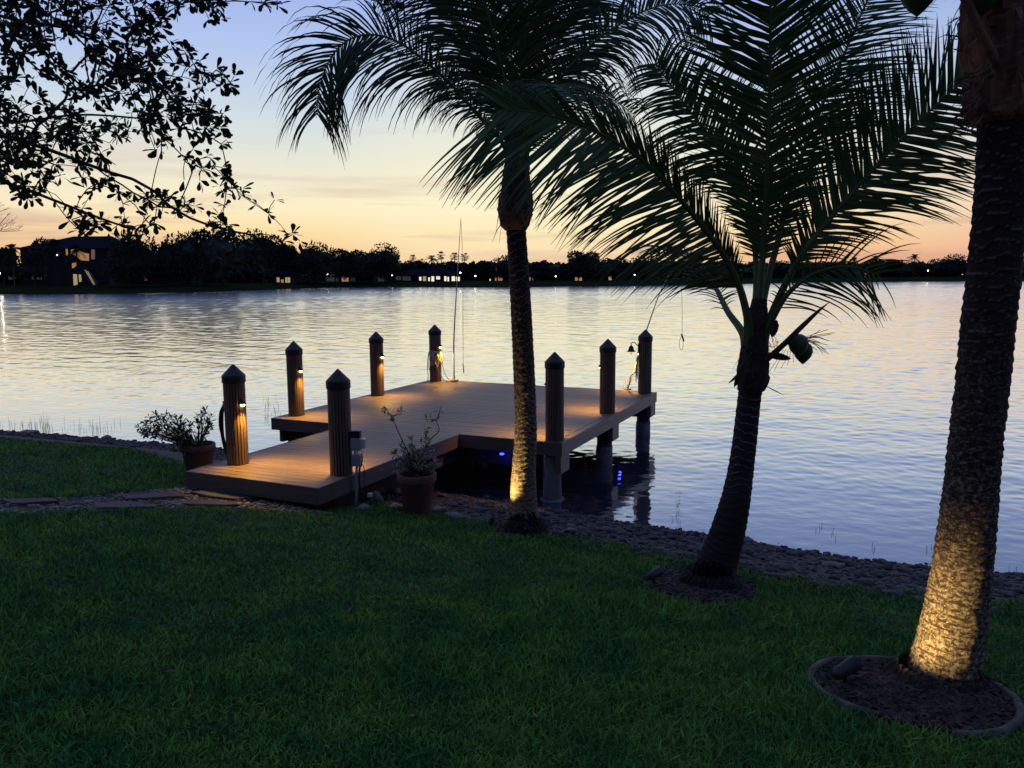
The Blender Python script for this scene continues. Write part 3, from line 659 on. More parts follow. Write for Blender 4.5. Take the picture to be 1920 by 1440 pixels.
# individual rocks by the pots and under the walkway
m_big = mat('rough_rock', (.22,.19,.16), (.11,.095,.08), scale=5, rough=.92, bump=.7, bscale=18)
for i, (px, py, s, fl, lb) in enumerate([(862,973,.19,.35,'flat pale rock on the bank right of the terracotta pot'), (820,962,.13,.5,'brown rock tucked against the right foot of the terracotta pot'),
        (700,938,.20,.7,'large rough rock under the walkway left of the terracotta pot'), (735,925,.16,.7,'dark rock under the walkway edge close behind the terracotta pot'),
        (715,905,.15,.7,'upper rock wedged under the walkway fascia near the hanging wire'), (745,955,.10,.6,'small rock at the left foot of the terracotta pot'),
        (198,823,.10,.7,'pale round rock on the left bank at the lawn edge'), (680,955,.10,.6,'small rock at the grass edge below the electrical boxes'),
        (60,812,.25,.3,'flat grey rock at the far left end of the bank'), (1562,1062,.13,.35,'flattish light slab in the stone bank right of the middle young palm'),
        (1065,1000,.12,.5,'low rock right of the lit palm base'), (1010,962,.10,.6,'rounded rock behind the lit palm base')]):
    p = onground(px, py); v = rockshape(50+i, IV3, .4)*np.array([s*1.2, s, s*fl]); o = npmesh('rock', v, IF3, m_big); o.location = (p.x, p.y, p.z+s*fl*.35); o.rotation_euler = (0,0,i*1.3)
    tag(o, lb, 'rock', 'larger rocks along the bank')

# ------------------------------------------------------------------ spot lights in the beds
m_lens = mat('spot_lens', (.9,.8,.5), rough=.2, emit=(1,.72,.30,12)); m_fix = mat('fixture', (.03,.027,.024), (.02,.018,.016), scale=8, rough=.6)
def spot(p, target, label, energy, cone=48, s=1.0, lit=True, h=.10):
    t = thing('garden_spotlight', label, 'spotlight', p, 'spotlights at the palm bases'); d = (target-(p+Vector((0,0,h)))).normalized()
    q = d.to_track_quat('Z', 'Y').to_matrix().to_4x4(); M = Matrix.Translation(p+Vector((0,0,h))) @ q; mb = MB()
    mb.tube([p-Vector((0,0,.05)), p+Vector((0,0,h-.01))], .010*s, 8); mb.build('stake', m_black, t)
    prof = [(0,-.075),(.022,-.075),(.032,-.055),(.036,.0),(.040,.05),(.042,.075),(.036,.075),(.034,.045),(0,.044)]
    mb = MB(); mb.lathe([(r*s, z*s) for r, z in prof], 20); mb.v = [tuple(M @ Vector(v)) for v in mb.v]; mb.build('housing', m_fix, t, smooth=True)
    if lit:
        mb = MB(); mb.lathe([(0,.05*s),(.032*s,.05*s),(.032*s,.052*s),(0,.054*s)], 16); mb.v = [tuple(M @ Vector(v)) for v in mb.v]; o = mb.build('lens', m_lens, t)
        l = bpy.data.lights.new('spot_beam', 'SPOT'); l.color = (1,.68,.25); l.energy = energy; l.spot_size = R(cone); l.spot_blend = .9; l.shadow_soft_size = .02
        lo = bpy.data.objects.new('spot_beam', l); C.objects.link(lo); lo.matrix_world = Matrix.Translation(p+Vector((0,0,h))+d*.085*s) @ d.to_track_quat('-Z', 'Y').to_matrix().to_4x4()
        lo.location = p+Vector((0,0,h))+d*.085*s; lo.rotation_euler = d.to_track_quat('-Z','Y').to_euler(); setpar(lo, o)
s4 = onground(1583, 1292); spot(s4, at(1795,1125,4.95), 'brown bullet spotlight inside the edging ring at the big palm', 105, 76, 1.15, h=.13)
s2 = onground(920, 990); spot(s2, at(978,840,9.75), 'small glowing spotlight in grass left of the slim palm base', 170, 66, .9, h=.07)
s3 = onground(1226, 1100); spot(s3, at(1345,1000,7.8), 'unlit dark spotlight in the mulch left of the leaning young palm', 0, lit=False, s=1.1, h=.12)

# ------------------------------------------------------------------ palms
def trunkmat(name, dark, pale, scar, amount, lich, hk=.22):
    m = bpy.data.materials.new(name); m.use_nodes = True; nt = m.node_tree; L = nt.links; b = nt.nodes['Principled BSDF']; b.inputs['Roughness'].default_value = .9; b.inputs['Specular IOR Level'].default_value = .2
    tc = nd(nt, 'ShaderNodeTexCoord')
    mp = nd(nt, 'ShaderNodeMapping'); L.new(tc.outputs['Object'], mp.inputs[0]); mp.inputs['Scale'].default_value = (30,30,52)
    n1 = nd(nt, 'ShaderNodeTexNoise'); n1.inputs['Scale'].default_value = 1; n1.inputs['Detail'].default_value = 9; n1.inputs['Roughness'].default_value = .78; L.new(mp.outputs[0], n1.inputs[0])
    ah = nd(nt, 'ShaderNodeAttribute', attribute_name='ht'); hs = nd(nt, 'ShaderNodeMath', operation='MULTIPLY_ADD'); L.new(ah.outputs['Fac'], hs.inputs[0]); hs.inputs[1].default_value = -hk; L.new(n1.outputs[0], hs.inputs[2])  # pale share drops with height, painting the uplight's falloff into the bark
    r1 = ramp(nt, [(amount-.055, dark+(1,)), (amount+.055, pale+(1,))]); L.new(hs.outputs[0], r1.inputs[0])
    at = nd(nt, 'ShaderNodeAttribute', attribute_name='ring'); r2 = ramp(nt, [(.0, (0,0,0,1)), (.22, (0,0,0,1)), (.62, (1,1,1,1))]); L.new(at.outputs['Fac'], r2.inputs[0])
    n3 = nd(nt, 'ShaderNodeTexNoise'); n3.inputs['Scale'].default_value = 7; L.new(tc.outputs['Object'], n3.inputs[0]); r3 = ramp(nt, [(.34,(.35,.35,.35,1)),(.5,(1,1,1,1))]); L.new(n3.outputs[0], r3.inputs[0])
    mu = nd(nt, 'ShaderNodeMath', operation='MULTIPLY'); L.new(r2.outputs[0], mu.inputs[0]); L.new(r3.outputs[0], mu.inputs[1])
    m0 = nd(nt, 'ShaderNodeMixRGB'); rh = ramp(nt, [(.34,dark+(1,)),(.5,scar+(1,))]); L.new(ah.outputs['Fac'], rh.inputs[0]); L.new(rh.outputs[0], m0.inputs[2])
    L.new(mu.outputs[0], m0.inputs[0]); L.new(r1.outputs[0], m0.inputs[1])
    mpv = nd(nt, 'ShaderNodeMapping'); L.new(tc.outputs['Object'], mpv.inputs[0]); mpv.inputs['Scale'].default_value = (95,95,26); nv = nd(nt, 'ShaderNodeTexNoise'); nv.inputs['Scale'].default_value = 1; nv.inputs['Detail'].default_value = 3; L.new(mpv.outputs[0], nv.inputs[0])
    rv_ = ramp(nt, [(.34,(.8,.8,.8,1)),(.52,(0,0,0,1))]); L.new(nv.outputs[0], rv_.inputs[0])
    m1 = nd(nt, 'ShaderNodeMixRGB'); L.new(rv_.outputs[0], m1.inputs[0]); L.new(m0.outputs[0], m1.inputs[1]); m1.inputs[2].default_value = dark+(1,)
    v = nd(nt, 'ShaderNodeTexVoronoi'); v.inputs['Scale'].default_value = 20; L.new(tc.outputs['Object'], v.inputs[0]); n4 = nd(nt, 'ShaderNodeTexNoise'); n4.inputs['Scale'].default_value = 60
    L.new(tc.outputs['Object'], n4.inputs[0]); ad = nd(nt, 'ShaderNodeMath', operation='MULTIPLY_ADD'); L.new(n4.outputs[0], ad.inputs[0]); ad.inputs[1].default_value = .45; L.new(v.outputs['Distance'], ad.inputs[2])
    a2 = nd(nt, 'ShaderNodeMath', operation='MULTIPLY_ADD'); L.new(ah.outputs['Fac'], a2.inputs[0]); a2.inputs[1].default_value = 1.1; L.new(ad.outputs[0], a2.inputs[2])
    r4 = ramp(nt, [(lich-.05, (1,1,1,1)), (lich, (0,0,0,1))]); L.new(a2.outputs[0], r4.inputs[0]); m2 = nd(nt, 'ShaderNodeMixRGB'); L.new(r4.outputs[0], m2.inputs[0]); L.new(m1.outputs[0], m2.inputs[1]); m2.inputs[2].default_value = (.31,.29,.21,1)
    L.new(m2.outputs[0], b.inputs['Base Color'])
    bp = nd(nt, 'ShaderNodeBump'); bp.inputs['Strength'].default_value = .9; bp.inputs['Distance'].default_value = .012; L.new(n1.outputs[0], bp.inputs['Height']); L.new(bp.outputs[0], b.inputs['Normal'])
    return m
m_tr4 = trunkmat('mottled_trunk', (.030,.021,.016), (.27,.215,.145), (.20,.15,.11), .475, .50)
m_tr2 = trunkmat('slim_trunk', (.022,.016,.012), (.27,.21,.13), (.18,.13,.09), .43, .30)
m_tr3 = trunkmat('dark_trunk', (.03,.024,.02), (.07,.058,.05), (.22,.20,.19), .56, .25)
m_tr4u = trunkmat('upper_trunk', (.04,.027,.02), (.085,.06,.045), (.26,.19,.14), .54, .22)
def trunk(parent, P, m_, spacing=.075, amp=.03, seed=0, m2=None, split=None):
    q = [(*at(x, y, Y), w/2*Y/F) for x, y, Y, w in P]; L_ = 260; sm, ln = catmull(q, L_); nA = 56; vs = np.zeros((L_, nA, 3)); ring = np.zeros((L_, nA))
    th = np.linspace(0, 2*np.pi, nA+1)[:-1]; r_ = np.random.default_rng(seed); ph = r_.uniform(0, 6.28, 8)
    for i in range(L_):
        s = ln*i/(L_-1); c = sm[i, :3]; k = sm[min(i+1, L_-1), :3]-sm[max(i-1, 0), :3]; k /= np.linalg.norm(k); u = np.cross(k, [0,1,0]); u /= np.linalg.norm(u); w = np.cross(k, u)
        wob = .40*np.sin(th+ph[0]+s*1.7)+.24*np.sin(2*th+ph[1]+s*5)+.1*np.sin(5*th+ph[2]+s*9)+.07*np.sin(9*th+ph[5]-s*21)+.25*math.sin(s*7+ph[3])
        f = ((math.log(1+s/ln*.95)/(.95/ln)/spacing)+wob) % 1.0; saw = 1-f; ring[i] = np.clip(1-np.abs(f-.06)/.16, 0, 1)
        nz = np.array([pnoise(Vector((math.cos(a)*3, math.sin(a)*3, s*14+seed))) for a in th])
        rr = sm[i, 3]*(1+amp*(saw**1.6-.4)+.035*nz+.02*np.sin(3*th+ph[4]+s*2))
        vs[i] = c+np.outer(np.cos(th)*rr, u)+np.outer(np.sin(th)*rr, w)
    i = np.arange(L_-1)[:, None]*nA; j = np.arange(nA)[None]; f = np.stack([i+j, i+(j+1)%nA, i+nA+(j+1)%nA, i+nA+j], -1).reshape(-1, 4)
    o = npmesh('trunk', vs.reshape(-1, 3), f, [m_]+([m2] if m2 else []), parent, smooth=True)
    a = o.data.attributes.new('ring', 'FLOAT', 'POINT'); a.data.foreach_set('value', ring.ravel().astype(np.float32))
    a = o.data.attributes.new('ht', 'FLOAT', 'POINT'); a.data.foreach_set('value', np.repeat(np.linspace(0,1,L_)**1.3, nA).astype(np.float32))
    return o, sm
m_frond = mat('frond_leaf', (.045,.095,.026), (.08,.13,.035), scale=2, rough=.6, rand=.25, spec=.2, transl=.12)
m_frond2 = mat('frond_leaf_dark', (.028,.06,.018), (.05,.085,.025), scale=2, rough=.6, rand=.25, spec=.2, transl=.08)
m_rach = mat('frond_rib', (.12,.15,.055), (.08,.11,.04), scale=3, rough=.65, spec=.15)
UP = Vector((0,0,1)); CAMN = Vector((0,-1,0))
def frond(parent, P, Ll=.9, n=85, droop=.9, n0=UP, n1=CAMN, start=.20, w=.025, r0=.032, seed=0, mats=None, sides=(1,1), angle=(42,30), vlift=.15, ragged=.12, lp0=.22, upk=1, upang=None, name='frond', label=None, tipfade=.45):
    rr = random.Random(seed*77+5); q = [tuple(at(*p)) for p in P]; sm, ln = catmull(q, 60); sm = [Vector(p) for p in sm]; mb = MB()
    mb.tube(sm, [r0*(1-.88*(i/59)**.75)*(1.0+.9*max(0, .08-i/59)/.08) for i in range(60)], 7, 1)
    for side in (0, 1):
        if sides[side] <= 0: continue
        for k in range(n):
            t = start+(1-start)*(k+rr.random()*.5)/n; fi = t*59; i = min(int(fi), 58); p = sm[i].lerp(sm[i+1], fi-i); T = (sm[min(i+2,59)]-sm[max(i-1,0)]).normalized()
            u = (t-start)/(1-start); Nn = n0.lerp(n1, min(1, max(0, (u-.15)/.6))).normalized(); S = T.cross(Nn); S = S.normalized() if S.length > .05 else T.orthogonal().normalized(); Nn = S.cross(T)
            s = 1 if side else -1
            ang = R((upang if (upang and S.z*s > 0) else angle[0]*(1-u)+angle[1]*u)+rr.gauss(0, 5)+1.2*math.sin(k*.37+seed)); d = (S*s*math.cos(R(90)-R(90)+math.pi/2-ang) if False else S*s*math.sin(math.pi/2-(math.pi/2-ang-R(0))) )
            a = R(90)-ang; d = S*s*math.sin(a) + T*math.cos(a) + Nn*(vlift+rr.gauss(0, .05))
            lp = min(1, lp0+u*2.3)*(1-(1-tipfade)*max(0, (u-.45)/.55)**1.3)*sides[side]; lp *= 1 if (S.z*s < .15) else upk+(1-upk)*min(1, max(0, (u-.35)/.4)); l = Ll*lp*rr.uniform(1-ragged, 1+ragged*.4)
            if rr.random() < .05: l *= rr.uniform(.3,.8)
            d.normalize(); ns = 7; st = l/ns; pts = [p]; dr = droop*rr.uniform(.8, 1.25)
            for j in range(ns):
                d = (d+Vector((0,0,-1))*dr*(.03+.36*(j/ns)**1.5)).normalized(); pts.append(pts[-1]+d*st)
            tw = (T+Nn*rr.uniform(-.35,.35)).normalized(); vs = []; ww = w*rr.uniform(.85,1.1)*(.7+.3*lp)
            for j, x in enumerate(pts):
                dd = (pts[min(j+1,ns)]-pts[max(j-1,0)]).normalized(); wd = tw-dd*tw.dot(dd); wd = wd.normalized() if wd.length > .05 else dd.orthogonal().normalized()
                f = j/ns; hw = ww/2*min(1, .55+f*3)*(1-f**2.2)+.0012; vs += [x-wd*hw, x+wd*hw]
            mb.add(vs, [(2*j, 2*j+1, 2*j+3, 2*j+2) for j in range(ns)], 0)
    o = mb.build(name, mats or [m_frond, m_rach], parent)
    if label: o['label'] = label
    return o
m_boot = mat('fibrous_boot', (.10,.062,.04), (.045,.03,.022), scale=9, rough=.95, bump=.9, bscale=25, stretch=(3,3,.7))
m_boot4 = mat('red_brown_fibre', (.28,.14,.075), (.09,.05,.03), scale=5, rough=.95, bump=1, bscale=18, stretch=(3,3,.6))
def boot(parent, P, m_, seed=0, frays=40, fl=.16):
    q = [(*at(x, y, Y), w/2*Y/F) for x, y, Y, w in P]; sm, ln = catmull(q, 60); nA = 40; vs = []; mb = MB(); r = random.Random(seed)
    for i in range(60):
        c = Vector(sm[i][:3])
        for k in range(nA):
            a = 2*math.pi*k/nA; s = i/59*ln; lay = ((s*6+.6*math.sin(a*2+seed)+.3*math.sin(a*5)) % 1.0)
            rr = sm[i][3]*(1+.10*(lay-.5)+.10*pnoise(Vector((math.cos(a)*2.2, math.sin(a)*2.2, s*5+seed)))+.05*pnoise(Vector((math.cos(a)*9, math.sin(a)*9, s*9))))
            vs.append(c+Vector((math.cos(a)*rr, math.sin(a)*rr, 0)))
    mb.add(vs, [(i*nA+k, i*nA+(k+1)%nA, (i+1)*nA+(k+1)%nA, (i+1)*nA+k) for i in range(59) for k in range(nA)])
    for _ in range(frays):                                # torn fibre flaps
        i = r.randrange(4, 56); a = r.uniform(0, 6.28); c = Vector(sm[i][:3]); o = Vector((math.cos(a), math.sin(a), 0)); p = c+o*sm[i][3]; l = fl*r.uniform(.4,1.3)
        d = (o*r.uniform(.2,1)+Vector((0,0,r.uniform(-1,.5)))).normalized(); sd_ = Vector((-o.y,o.x,0)); w_ = r.uniform(.003,.02)
        mid = p+d*l*.5+Vector((0,0,-.02)); e = p+d*l+Vector((0,0,-l*.5)); mb.add([p-sd_*w_, p+sd_*w_, mid+sd_*w_*.7, mid-sd_*w_*.7, e+sd_*.002, e-sd_*.002], [(0,1,2,3),(3,2,4,5)])
    return mb.build('crown_base', m_, parent)

# --- slim palm standing by the near dock corner (lit from the left)
p2 = thing('coconut_palm', 'slim coconut palm beside the dock, its lower trunk lit yellow', 'palm tree', onground(985, 992))
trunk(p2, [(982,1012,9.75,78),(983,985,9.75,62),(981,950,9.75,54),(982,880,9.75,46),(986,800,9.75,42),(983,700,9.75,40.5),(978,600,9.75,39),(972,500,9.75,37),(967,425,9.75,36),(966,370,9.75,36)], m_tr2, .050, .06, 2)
boot(p2, [(967,432,9.75,38),(966,418,9.75,56),(966,395,9.75,62),(967,365,9.75,60),(968,335,9.75,50),(970,300,9.75,44),(972,250,9.75,34)], m_boot, 1, 60, .16)
NS = Vector((0,-.85,.5)).normalized(); Y = 9.75; K = dict(mats=[m_frond2, m_rach])
frond(p2, [(967,335,Y),(940,265,Y),(897,217,Y-.1),(837,150,Y-.2),(762,88,Y-.3),(708,66,Y-.35),(657,73,Y-.4),(620,109,Y-.4),(599,165,Y-.4),(594,215,Y-.4)], 1.32, 120, 1.6, NS, CAMN, .2, upk=.35, seed=1, tipfade=.52, angle=(30,48), ragged=.3, w=.023, **K)
frond(p2, [(968,330,Y),(930,200,Y+.3),(890,90,Y+.5),(840,-10,Y+.6),(770,-80,Y+.7),(690,-90,Y+.8)], 1.12, 114, 1.5, NS, CAMN, .2, upk=.35, seed=3, w=.023, **K)
frond(p2, [(969,330,Y),(955,200,Y-.3),(930,80,Y-.5),(890,-40,Y-.7),(830,-120,Y-.9)], 1.12, 114, 1.0, CAMN, CAMN, .15, seed=4, w=.023, **K)
frond(p2, [(970,330,Y),(975,200,Y),(985,80,Y),(1005,-60,Y),(1030,-180,Y)], 1.12, 121, .8, CAMN, CAMN, .15, seed=5, w=.023, **K)
frond(p2, [(972,330,Y),(1000,220,Y+.2),(1035,110,Y+.3),(1080,0,Y+.4),(1140,-90,Y+.4)], 1.12, 121, 1.0, CAMN, CAMN, .15, seed=6, w=.023, **K)
frond(p2, [(972,330,Y),(1005,240,Y),(1044,157,Y-.1),(1107,86,Y-.2),(1156,49,Y-.2),(1220,16,Y-.2),(1280,8,Y-.2),(1330,30,Y-.2)], 0.95, 121, 1.9, NS, NS, .2, upk=.35, seed=7, w=.023, **K)
frond(p2, [(970,330,Y),(960,240,Y+.6),(925,170,Y+1.3),(870,140,Y+1.9),(810,150,Y+2.4)], 1.06, 108, 1.6, NS, NS, .15, upk=.35, seed=8, w=.023, **K)
frond(p2, [(972,330,Y),(1000,250,Y+.7),(1060,190,Y+1.4),(1130,180,Y+1.9),(1190,215,Y+2.2)], 1.06, 108, 1.6, NS, NS, .15, upk=.35, seed=9, w=.023, **K)
frond(p2, [(970,330,Y),(965,180,Y+.6),(955,60,Y+1.2),(950,-40,Y+1.8)], 1.12, 108, .8, CAMN, CAMN, .15, seed=10, w=.023, **K)
frond(p2, [(970,330,Y),(990,250,Y-.6),(1010,180,Y-1.2),(1040,160,Y-1.9),(1080,190,Y-2.5)], 1.01, 94, 1.5, UP, UP, .15, seed=11, w=.023, **K)

def roots(parent, c, r, h, n, seed):
    q = random.Random(seed); mb = MB()
    for _ in range(n):
        a = q.uniform(0, 6.28); o = Vector((math.cos(a), math.sin(a), 0)); z = q.uniform(.02, h); rr = r*(1+.25*(1-z/h)); p = c+o*(rr*.93)+Vector((0,0,z)); e = c+o*(rr+q.uniform(.02,.10))+Vector((q.gauss(0,.02),q.gauss(0,.02),max(-.02, z-q.uniform(.08,.2))))
        m_ = p.lerp(e,.5)+o*.015; w_ = q.uniform(.003,.008); s_ = Vector((-o.y,o.x,0)); mb.add([p-s_*w_,p+s_*w_,m_+s_*w_,m_-s_*w_,e+s_*w_*.4,e-s_*w_*.4], [(0,1,2,3),(3,2,4,5)])
    mb.build('root_mass', m_rootm, parent)
m_rootm = mat('root_fibre', (.028,.022,.016), (.012,.010,.008), scale=20, rough=1, rand=.4)
roots(p2, onground(984, 1000)+Vector((0,.02,-.03)), .20, .24, 700, 5)
# --- young leaning palm right of the dock, with coconuts
p3 = thing('coconut_palm', 'short leaning young coconut palm on the bank with two green coconuts', 'palm tree', onground(1340, 1098))
Y = 7.85
trunk(p3, [(1322,1128,7.8,120),(1330,1098,7.8,90),(1343,1060,7.8,77),(1361,1010,7.8,68),(1377,950,7.8,58),(1388,890,7.85,49),(1397,820,7.85,45),(1403,760,7.85,43),(1408,725,7.85,43),(1412,690,7.85,44)], m_tr3, .05, .05, 3)
boot(p3, [(1408,732,Y,50),(1410,722,Y,54),(1412,700,Y,58),(1414,670,Y,54),(1416,640,Y,46),(1420,600,Y,38),(1424,560,Y,26)], mat('dark_boot', (.06,.042,.03), (.025,.02,.015), scale=6, rough=.95, bump=.8), 3, 26, .12)
roots(p3, onground(1332, 1100)+Vector((0,.03,-.03)), .22, .20, 700, 6)
G = dict(r0=.046, w=.0235)
frond(p3, [(1414,650,Y),(1424,560,Y+.1),(1433,420,Y+.1),(1440,260,Y+.0),(1444,100,Y-.1),(1444,-60,Y-.3),(1440,-170,Y-.5)], 1.11, 168, .12, CAMN, CAMN, .22, seed=21, angle=(22,32), vlift=.1, **dict(G, w=.029))
frond(p3, [(1416,650,Y),(1436,540,Y+.3),(1462,440,Y+.5),(1488,336,Y+.6),(1530,225,Y+.7),(1575,120,Y+.8),(1627,0,Y+.9),(1680,-100,Y+1)], 1.01, 146, .2, CAMN, CAMN, .27, seed=22, angle=(28,34), **G)
frond(p3, [(1422,655,Y),(1455,570,Y-.1),(1500,482,Y-.2),(1560,405,Y-.2),(1630,325,Y-.2),(1715,235,Y-.2),(1800,158,Y-.2),(1850,120,Y-.2)], 1.06, 153, .3, CAMN, CAMN, .25, seed=23, angle=(36,36), vlift=.1, **dict(G, w=.027))
frond(p3, [(1412,640,Y),(1418,530,Y+.3),(1412,430,Y+.5),(1396,344,Y+.6),(1350,280,Y+.6),(1297,214,Y+.6),(1258,160,Y+.6),(1228,118,Y+.6)], 0.85, 125, .9, CAMN, CAMN, .32, seed=24, **G)
frond(p3, [(1408,650,Y),(1400,590,Y-.1),(1385,535,Y-.2),(1358,480,Y-.35),(1312,418,Y-.6),(1267,364,Y-.8),(1219,313,Y-1.0),(1160,270,Y-1.2),(1090,235,Y-1.4),(1010,212,Y-1.5),(940,205,Y-1.6)], 1.28, 170, .28, Vector((-.2,-.9,.35)).normalized(), Vector((-.1,-.95,.25)).normalized(), .17, seed=25, sides=(1,.36), upang=60, angle=(32,46), lp0=.45, tipfade=.8, **G)
frond(p3, [(1406,660,Y),(1390,620,Y+.2),(1365,585,Y+.5),(1345,545,Y+.9),(1322,505,Y+1.3),(1280,470,Y+1.8),(1230,462,Y+2.3)], 0.80, 36, .9, UP, UP, .25, seed=26, **G)
frond(p3, [(1422,655,Y),(1448,598,Y-.1),(1480,548,Y-.2),(1530,512,Y-.3),(1590,500,Y-.4),(1650,516,Y-.5)], 0.80, 26, .7, CAMN, CAMN, .3, seed=27, upk=.4, angle=(25,50), lp0=.5, **dict(G, w=.017))
m_nut = mat('coconut_husk', (.05,.10,.035), (.04,.075,.03), scale=5, rough=.45)
for cx, cy, rx in ((1497,646,.098),(1506,660,.094)):
    c = at(cx, cy, Y-.12 if cx < 1500 else Y-.02); mb = MB()
    prof = [(0,-1.3),(.12,-1.22),(.45,-.92),(.8,-.5),(.98,0),(.95,.4),(.72,.8),(.35,1.02),(0,1.06)]
    mb.lathe([(r*rx, z*rx) for r, z in prof], 22, c, wob=.04); o = mb.build('coconut', m_nut, p3, smooth=True)
mb = MB(); rope(mb, [at(1425,690,Y), at(1450,668,Y-.1), at(1475,645,Y-.12), at(1497,628,Y-.12)], .012)
for i in range(16):
    s0 = at(1490+random.uniform(-6,26), 636+random.uniform(-4,6), Y-.1); e = at(1530+random.uniform(-15,52), 640+random.uniform(-28,30), Y-.1+random.uniform(-.2,.2)); rope(mb, [s0, s0.lerp(e,.5)+Vector((0,0,.02+random.uniform(-.02,.02))), e], .0028, 12, 4)
for i in range(6):
    s0 = at(1470+i*4, 655, Y-.1); e = at(1440+i*12, 700-i*5, Y-.1); rope(mb, [s0, s0.lerp(e,.5)+rv()*.02, e], .0022, 10, 4)
mb.build('flower_stalk', m_twig, p3)
mb = MB(); sm, _ = catmull([(*at(1424,700,Y-.1),.012),(*at(1438,673,Y-.15),.018),(*at(1472,643,Y-.2),.026),(*at(1506,610,Y-.25),.024),(*at(1536,582,Y-.3),.014),(*at(1556,566,Y-.3),.002)], 30)
mb.tube([Vector(p[:3]) for p in sm], [p[3] for p in sm], 8); mb.build('spathe', m_boot, p3, smooth=True)
for k_, (a_, b_, l_, w_) in enumerate((((1440,664),(1478,672),.24,.08), ((1452,600),(1449,632),.17,.10), ((1390,690),(1380,720),.20,.07), ((1438,725),(1474,743),.2,.012), ((1386,700),(1374,712),.14,.03))):
    mb = MB(); leaf(mb, at(*a_, Y-.13), at(*b_, Y-.13)-at(*a_, Y-.13), CAMN, l_, w_, shape=((0,.5),(.3,.9),(.6,.8),(.85,.5),(1,.05)), fold=.4); mb.build('dead_sheath', m_boot, p3)
mb = MB()
for i in range(40): s0 = at(1438+random.uniform(0,20), 640+random.uniform(-6,22), Y-.12); leaf(mb, s0, rv(), rv(), .05, .006)
mb.build('fibre', m_boot, p3)

# --- big lit palm at the right
p4 = thing('coconut_palm', 'thick coconut palm at the right, mottled trunk lit from below inside an edging ring', 'palm tree', onground(1765, 1290))
Y = 4.95
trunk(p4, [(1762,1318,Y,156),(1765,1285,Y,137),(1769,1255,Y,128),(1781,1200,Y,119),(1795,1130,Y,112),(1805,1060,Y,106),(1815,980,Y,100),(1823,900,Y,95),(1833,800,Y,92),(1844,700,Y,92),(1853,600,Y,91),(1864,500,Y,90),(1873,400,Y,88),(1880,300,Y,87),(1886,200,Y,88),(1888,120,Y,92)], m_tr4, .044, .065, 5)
boot(p4, [(1882,232,Y,90),(1884,215,Y,122),(1886,150,Y,140),(1888,60,Y,150),(1892,-40,Y,140),(1896,-140,Y,110),(1898,-240,Y,80)], m_boot4, 7, 120, .17)
roots(p4, onground(1766, 1286)+Vector((0,.05,-.03)), .25, .15, 600, 7)
for k, P in enumerate([[(1890,-60,Y),(1780,-200,Y+.2),(1640,-260,Y+.4),(1480,-240,Y+.5),(1330,-140,Y+.6)], [(1890,-60,Y),(1830,-260,Y+.8),(1740,-360,Y+1.8),(1620,-330,Y+2.8)], [(1895,-60,Y),(1990,-260,Y),(2130,-360,Y),(2300,-330,Y),(2450,-200,Y)],
                       [(1895,-80,Y),(1910,-300,Y+.5),(1930,-480,Y+1.1),(1950,-620,Y+1.9)], [(1893,-80,Y),(1860,-320,Y-.1),(1800,-560,Y-.2),(1700,-760,Y-.3)], [(1895,-60,Y),(1980,-220,Y+.9),(2070,-260,Y+1.9),(2180,-200,Y+2.8)],
                       [(1890,-60,Y),(1880,-250,Y-.6),(1860,-380,Y-1.3),(1840,-440,Y-2)]]):
    frond(p4, P, .85, 75, .9, UP, UP, .18, seed=40+k, mats=[m_frond2, m_rach], r0=.04)
for P, r in (([(1893,190,4.85),(1868,120,4.75),(1835,55,4.7),(1805,-10,4.7),(1770,-50,4.7)], .034), ([(1905,190,4.8),(1915,130,4.7),(1935,90,4.7),(1990,40,4.7)], .026)):
    mb = MB(); sm, _ = catmull([tuple(at(*p)) for p in P], 24); mb.tube([Vector(p) for p in sm], [r*(1-.35*i/23) for i in range(24)], 8); mb.build('flower_stalk', m_boot4, p4, smooth=True)
for cx, cy in ((1722,-14),(1843,-16)):
    c = at(cx, cy, Y-.2); mb = MB(); rx = .1; mb.lathe([(r*rx, z*rx) for r, z in [(0,-1.3),(.12,-1.22),(.45,-.92),(.8,-.5),(.98,0),(.95,.4),(.72,.8),(.35,1.02),(0,1.06)]], 20, c, wob=.04); mb.build('coconut', m_nut, p4, smooth=True)
mb = MB()
for i in range(70): 
    s0 = at(1838+random.uniform(-12,10), 190+random.uniform(-60,45), Y-.12+random.uniform(-.1,.1)); d = Vector((-random.uniform(.2,1), random.uniform(-.3,.3), -random.uniform(.1,.9))); leaf(mb, s0, d, rv(), random.uniform(.06,.2), random.uniform(.004,.018), fold=0)
mb.build('fibre_skirt', m_boot4, p4)

# ------------------------------------------------------------------ broadleaf tree at the upper left
bt = thing('leafy_tree', 'dark broadleaf tree reaching in from the upper left with rounded leaves', 'tree', (-6.8, 3.6, g1(-6.8, 3.6)))
m_bark2 = mat('tree_bark', (.06,.05,.04), (.03,.026,.022), scale=5, rough=.95, bump=.7)
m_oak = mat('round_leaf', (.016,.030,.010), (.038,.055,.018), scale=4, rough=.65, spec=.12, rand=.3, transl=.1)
nodes = []; rad = []; par = []
def addpath(P, r0, r1, start=None, nn=26):
    sm, _ = catmull([tuple(p) for p in P], nn); prev = start
    for i, p in enumerate(sm):
        if start is not None and i == 0: continue
        nodes.append(np.array(p[:3])); rad.append(r0+(r1-r0)*i/(nn-1)); par.append(prev if prev is not None else -1); prev = len(nodes)-1
    return prev
base = Vector((-6.8, 3.6, g1(-6.8,3.6)-.1)); fork = Vector((-6.4,3.9,3.6))
addpath([base, base+Vector((.1,.05,1.2)), base+Vector((.15,.2,2.0)), fork], .20, .12, nn=14); fk = len(nodes)-1
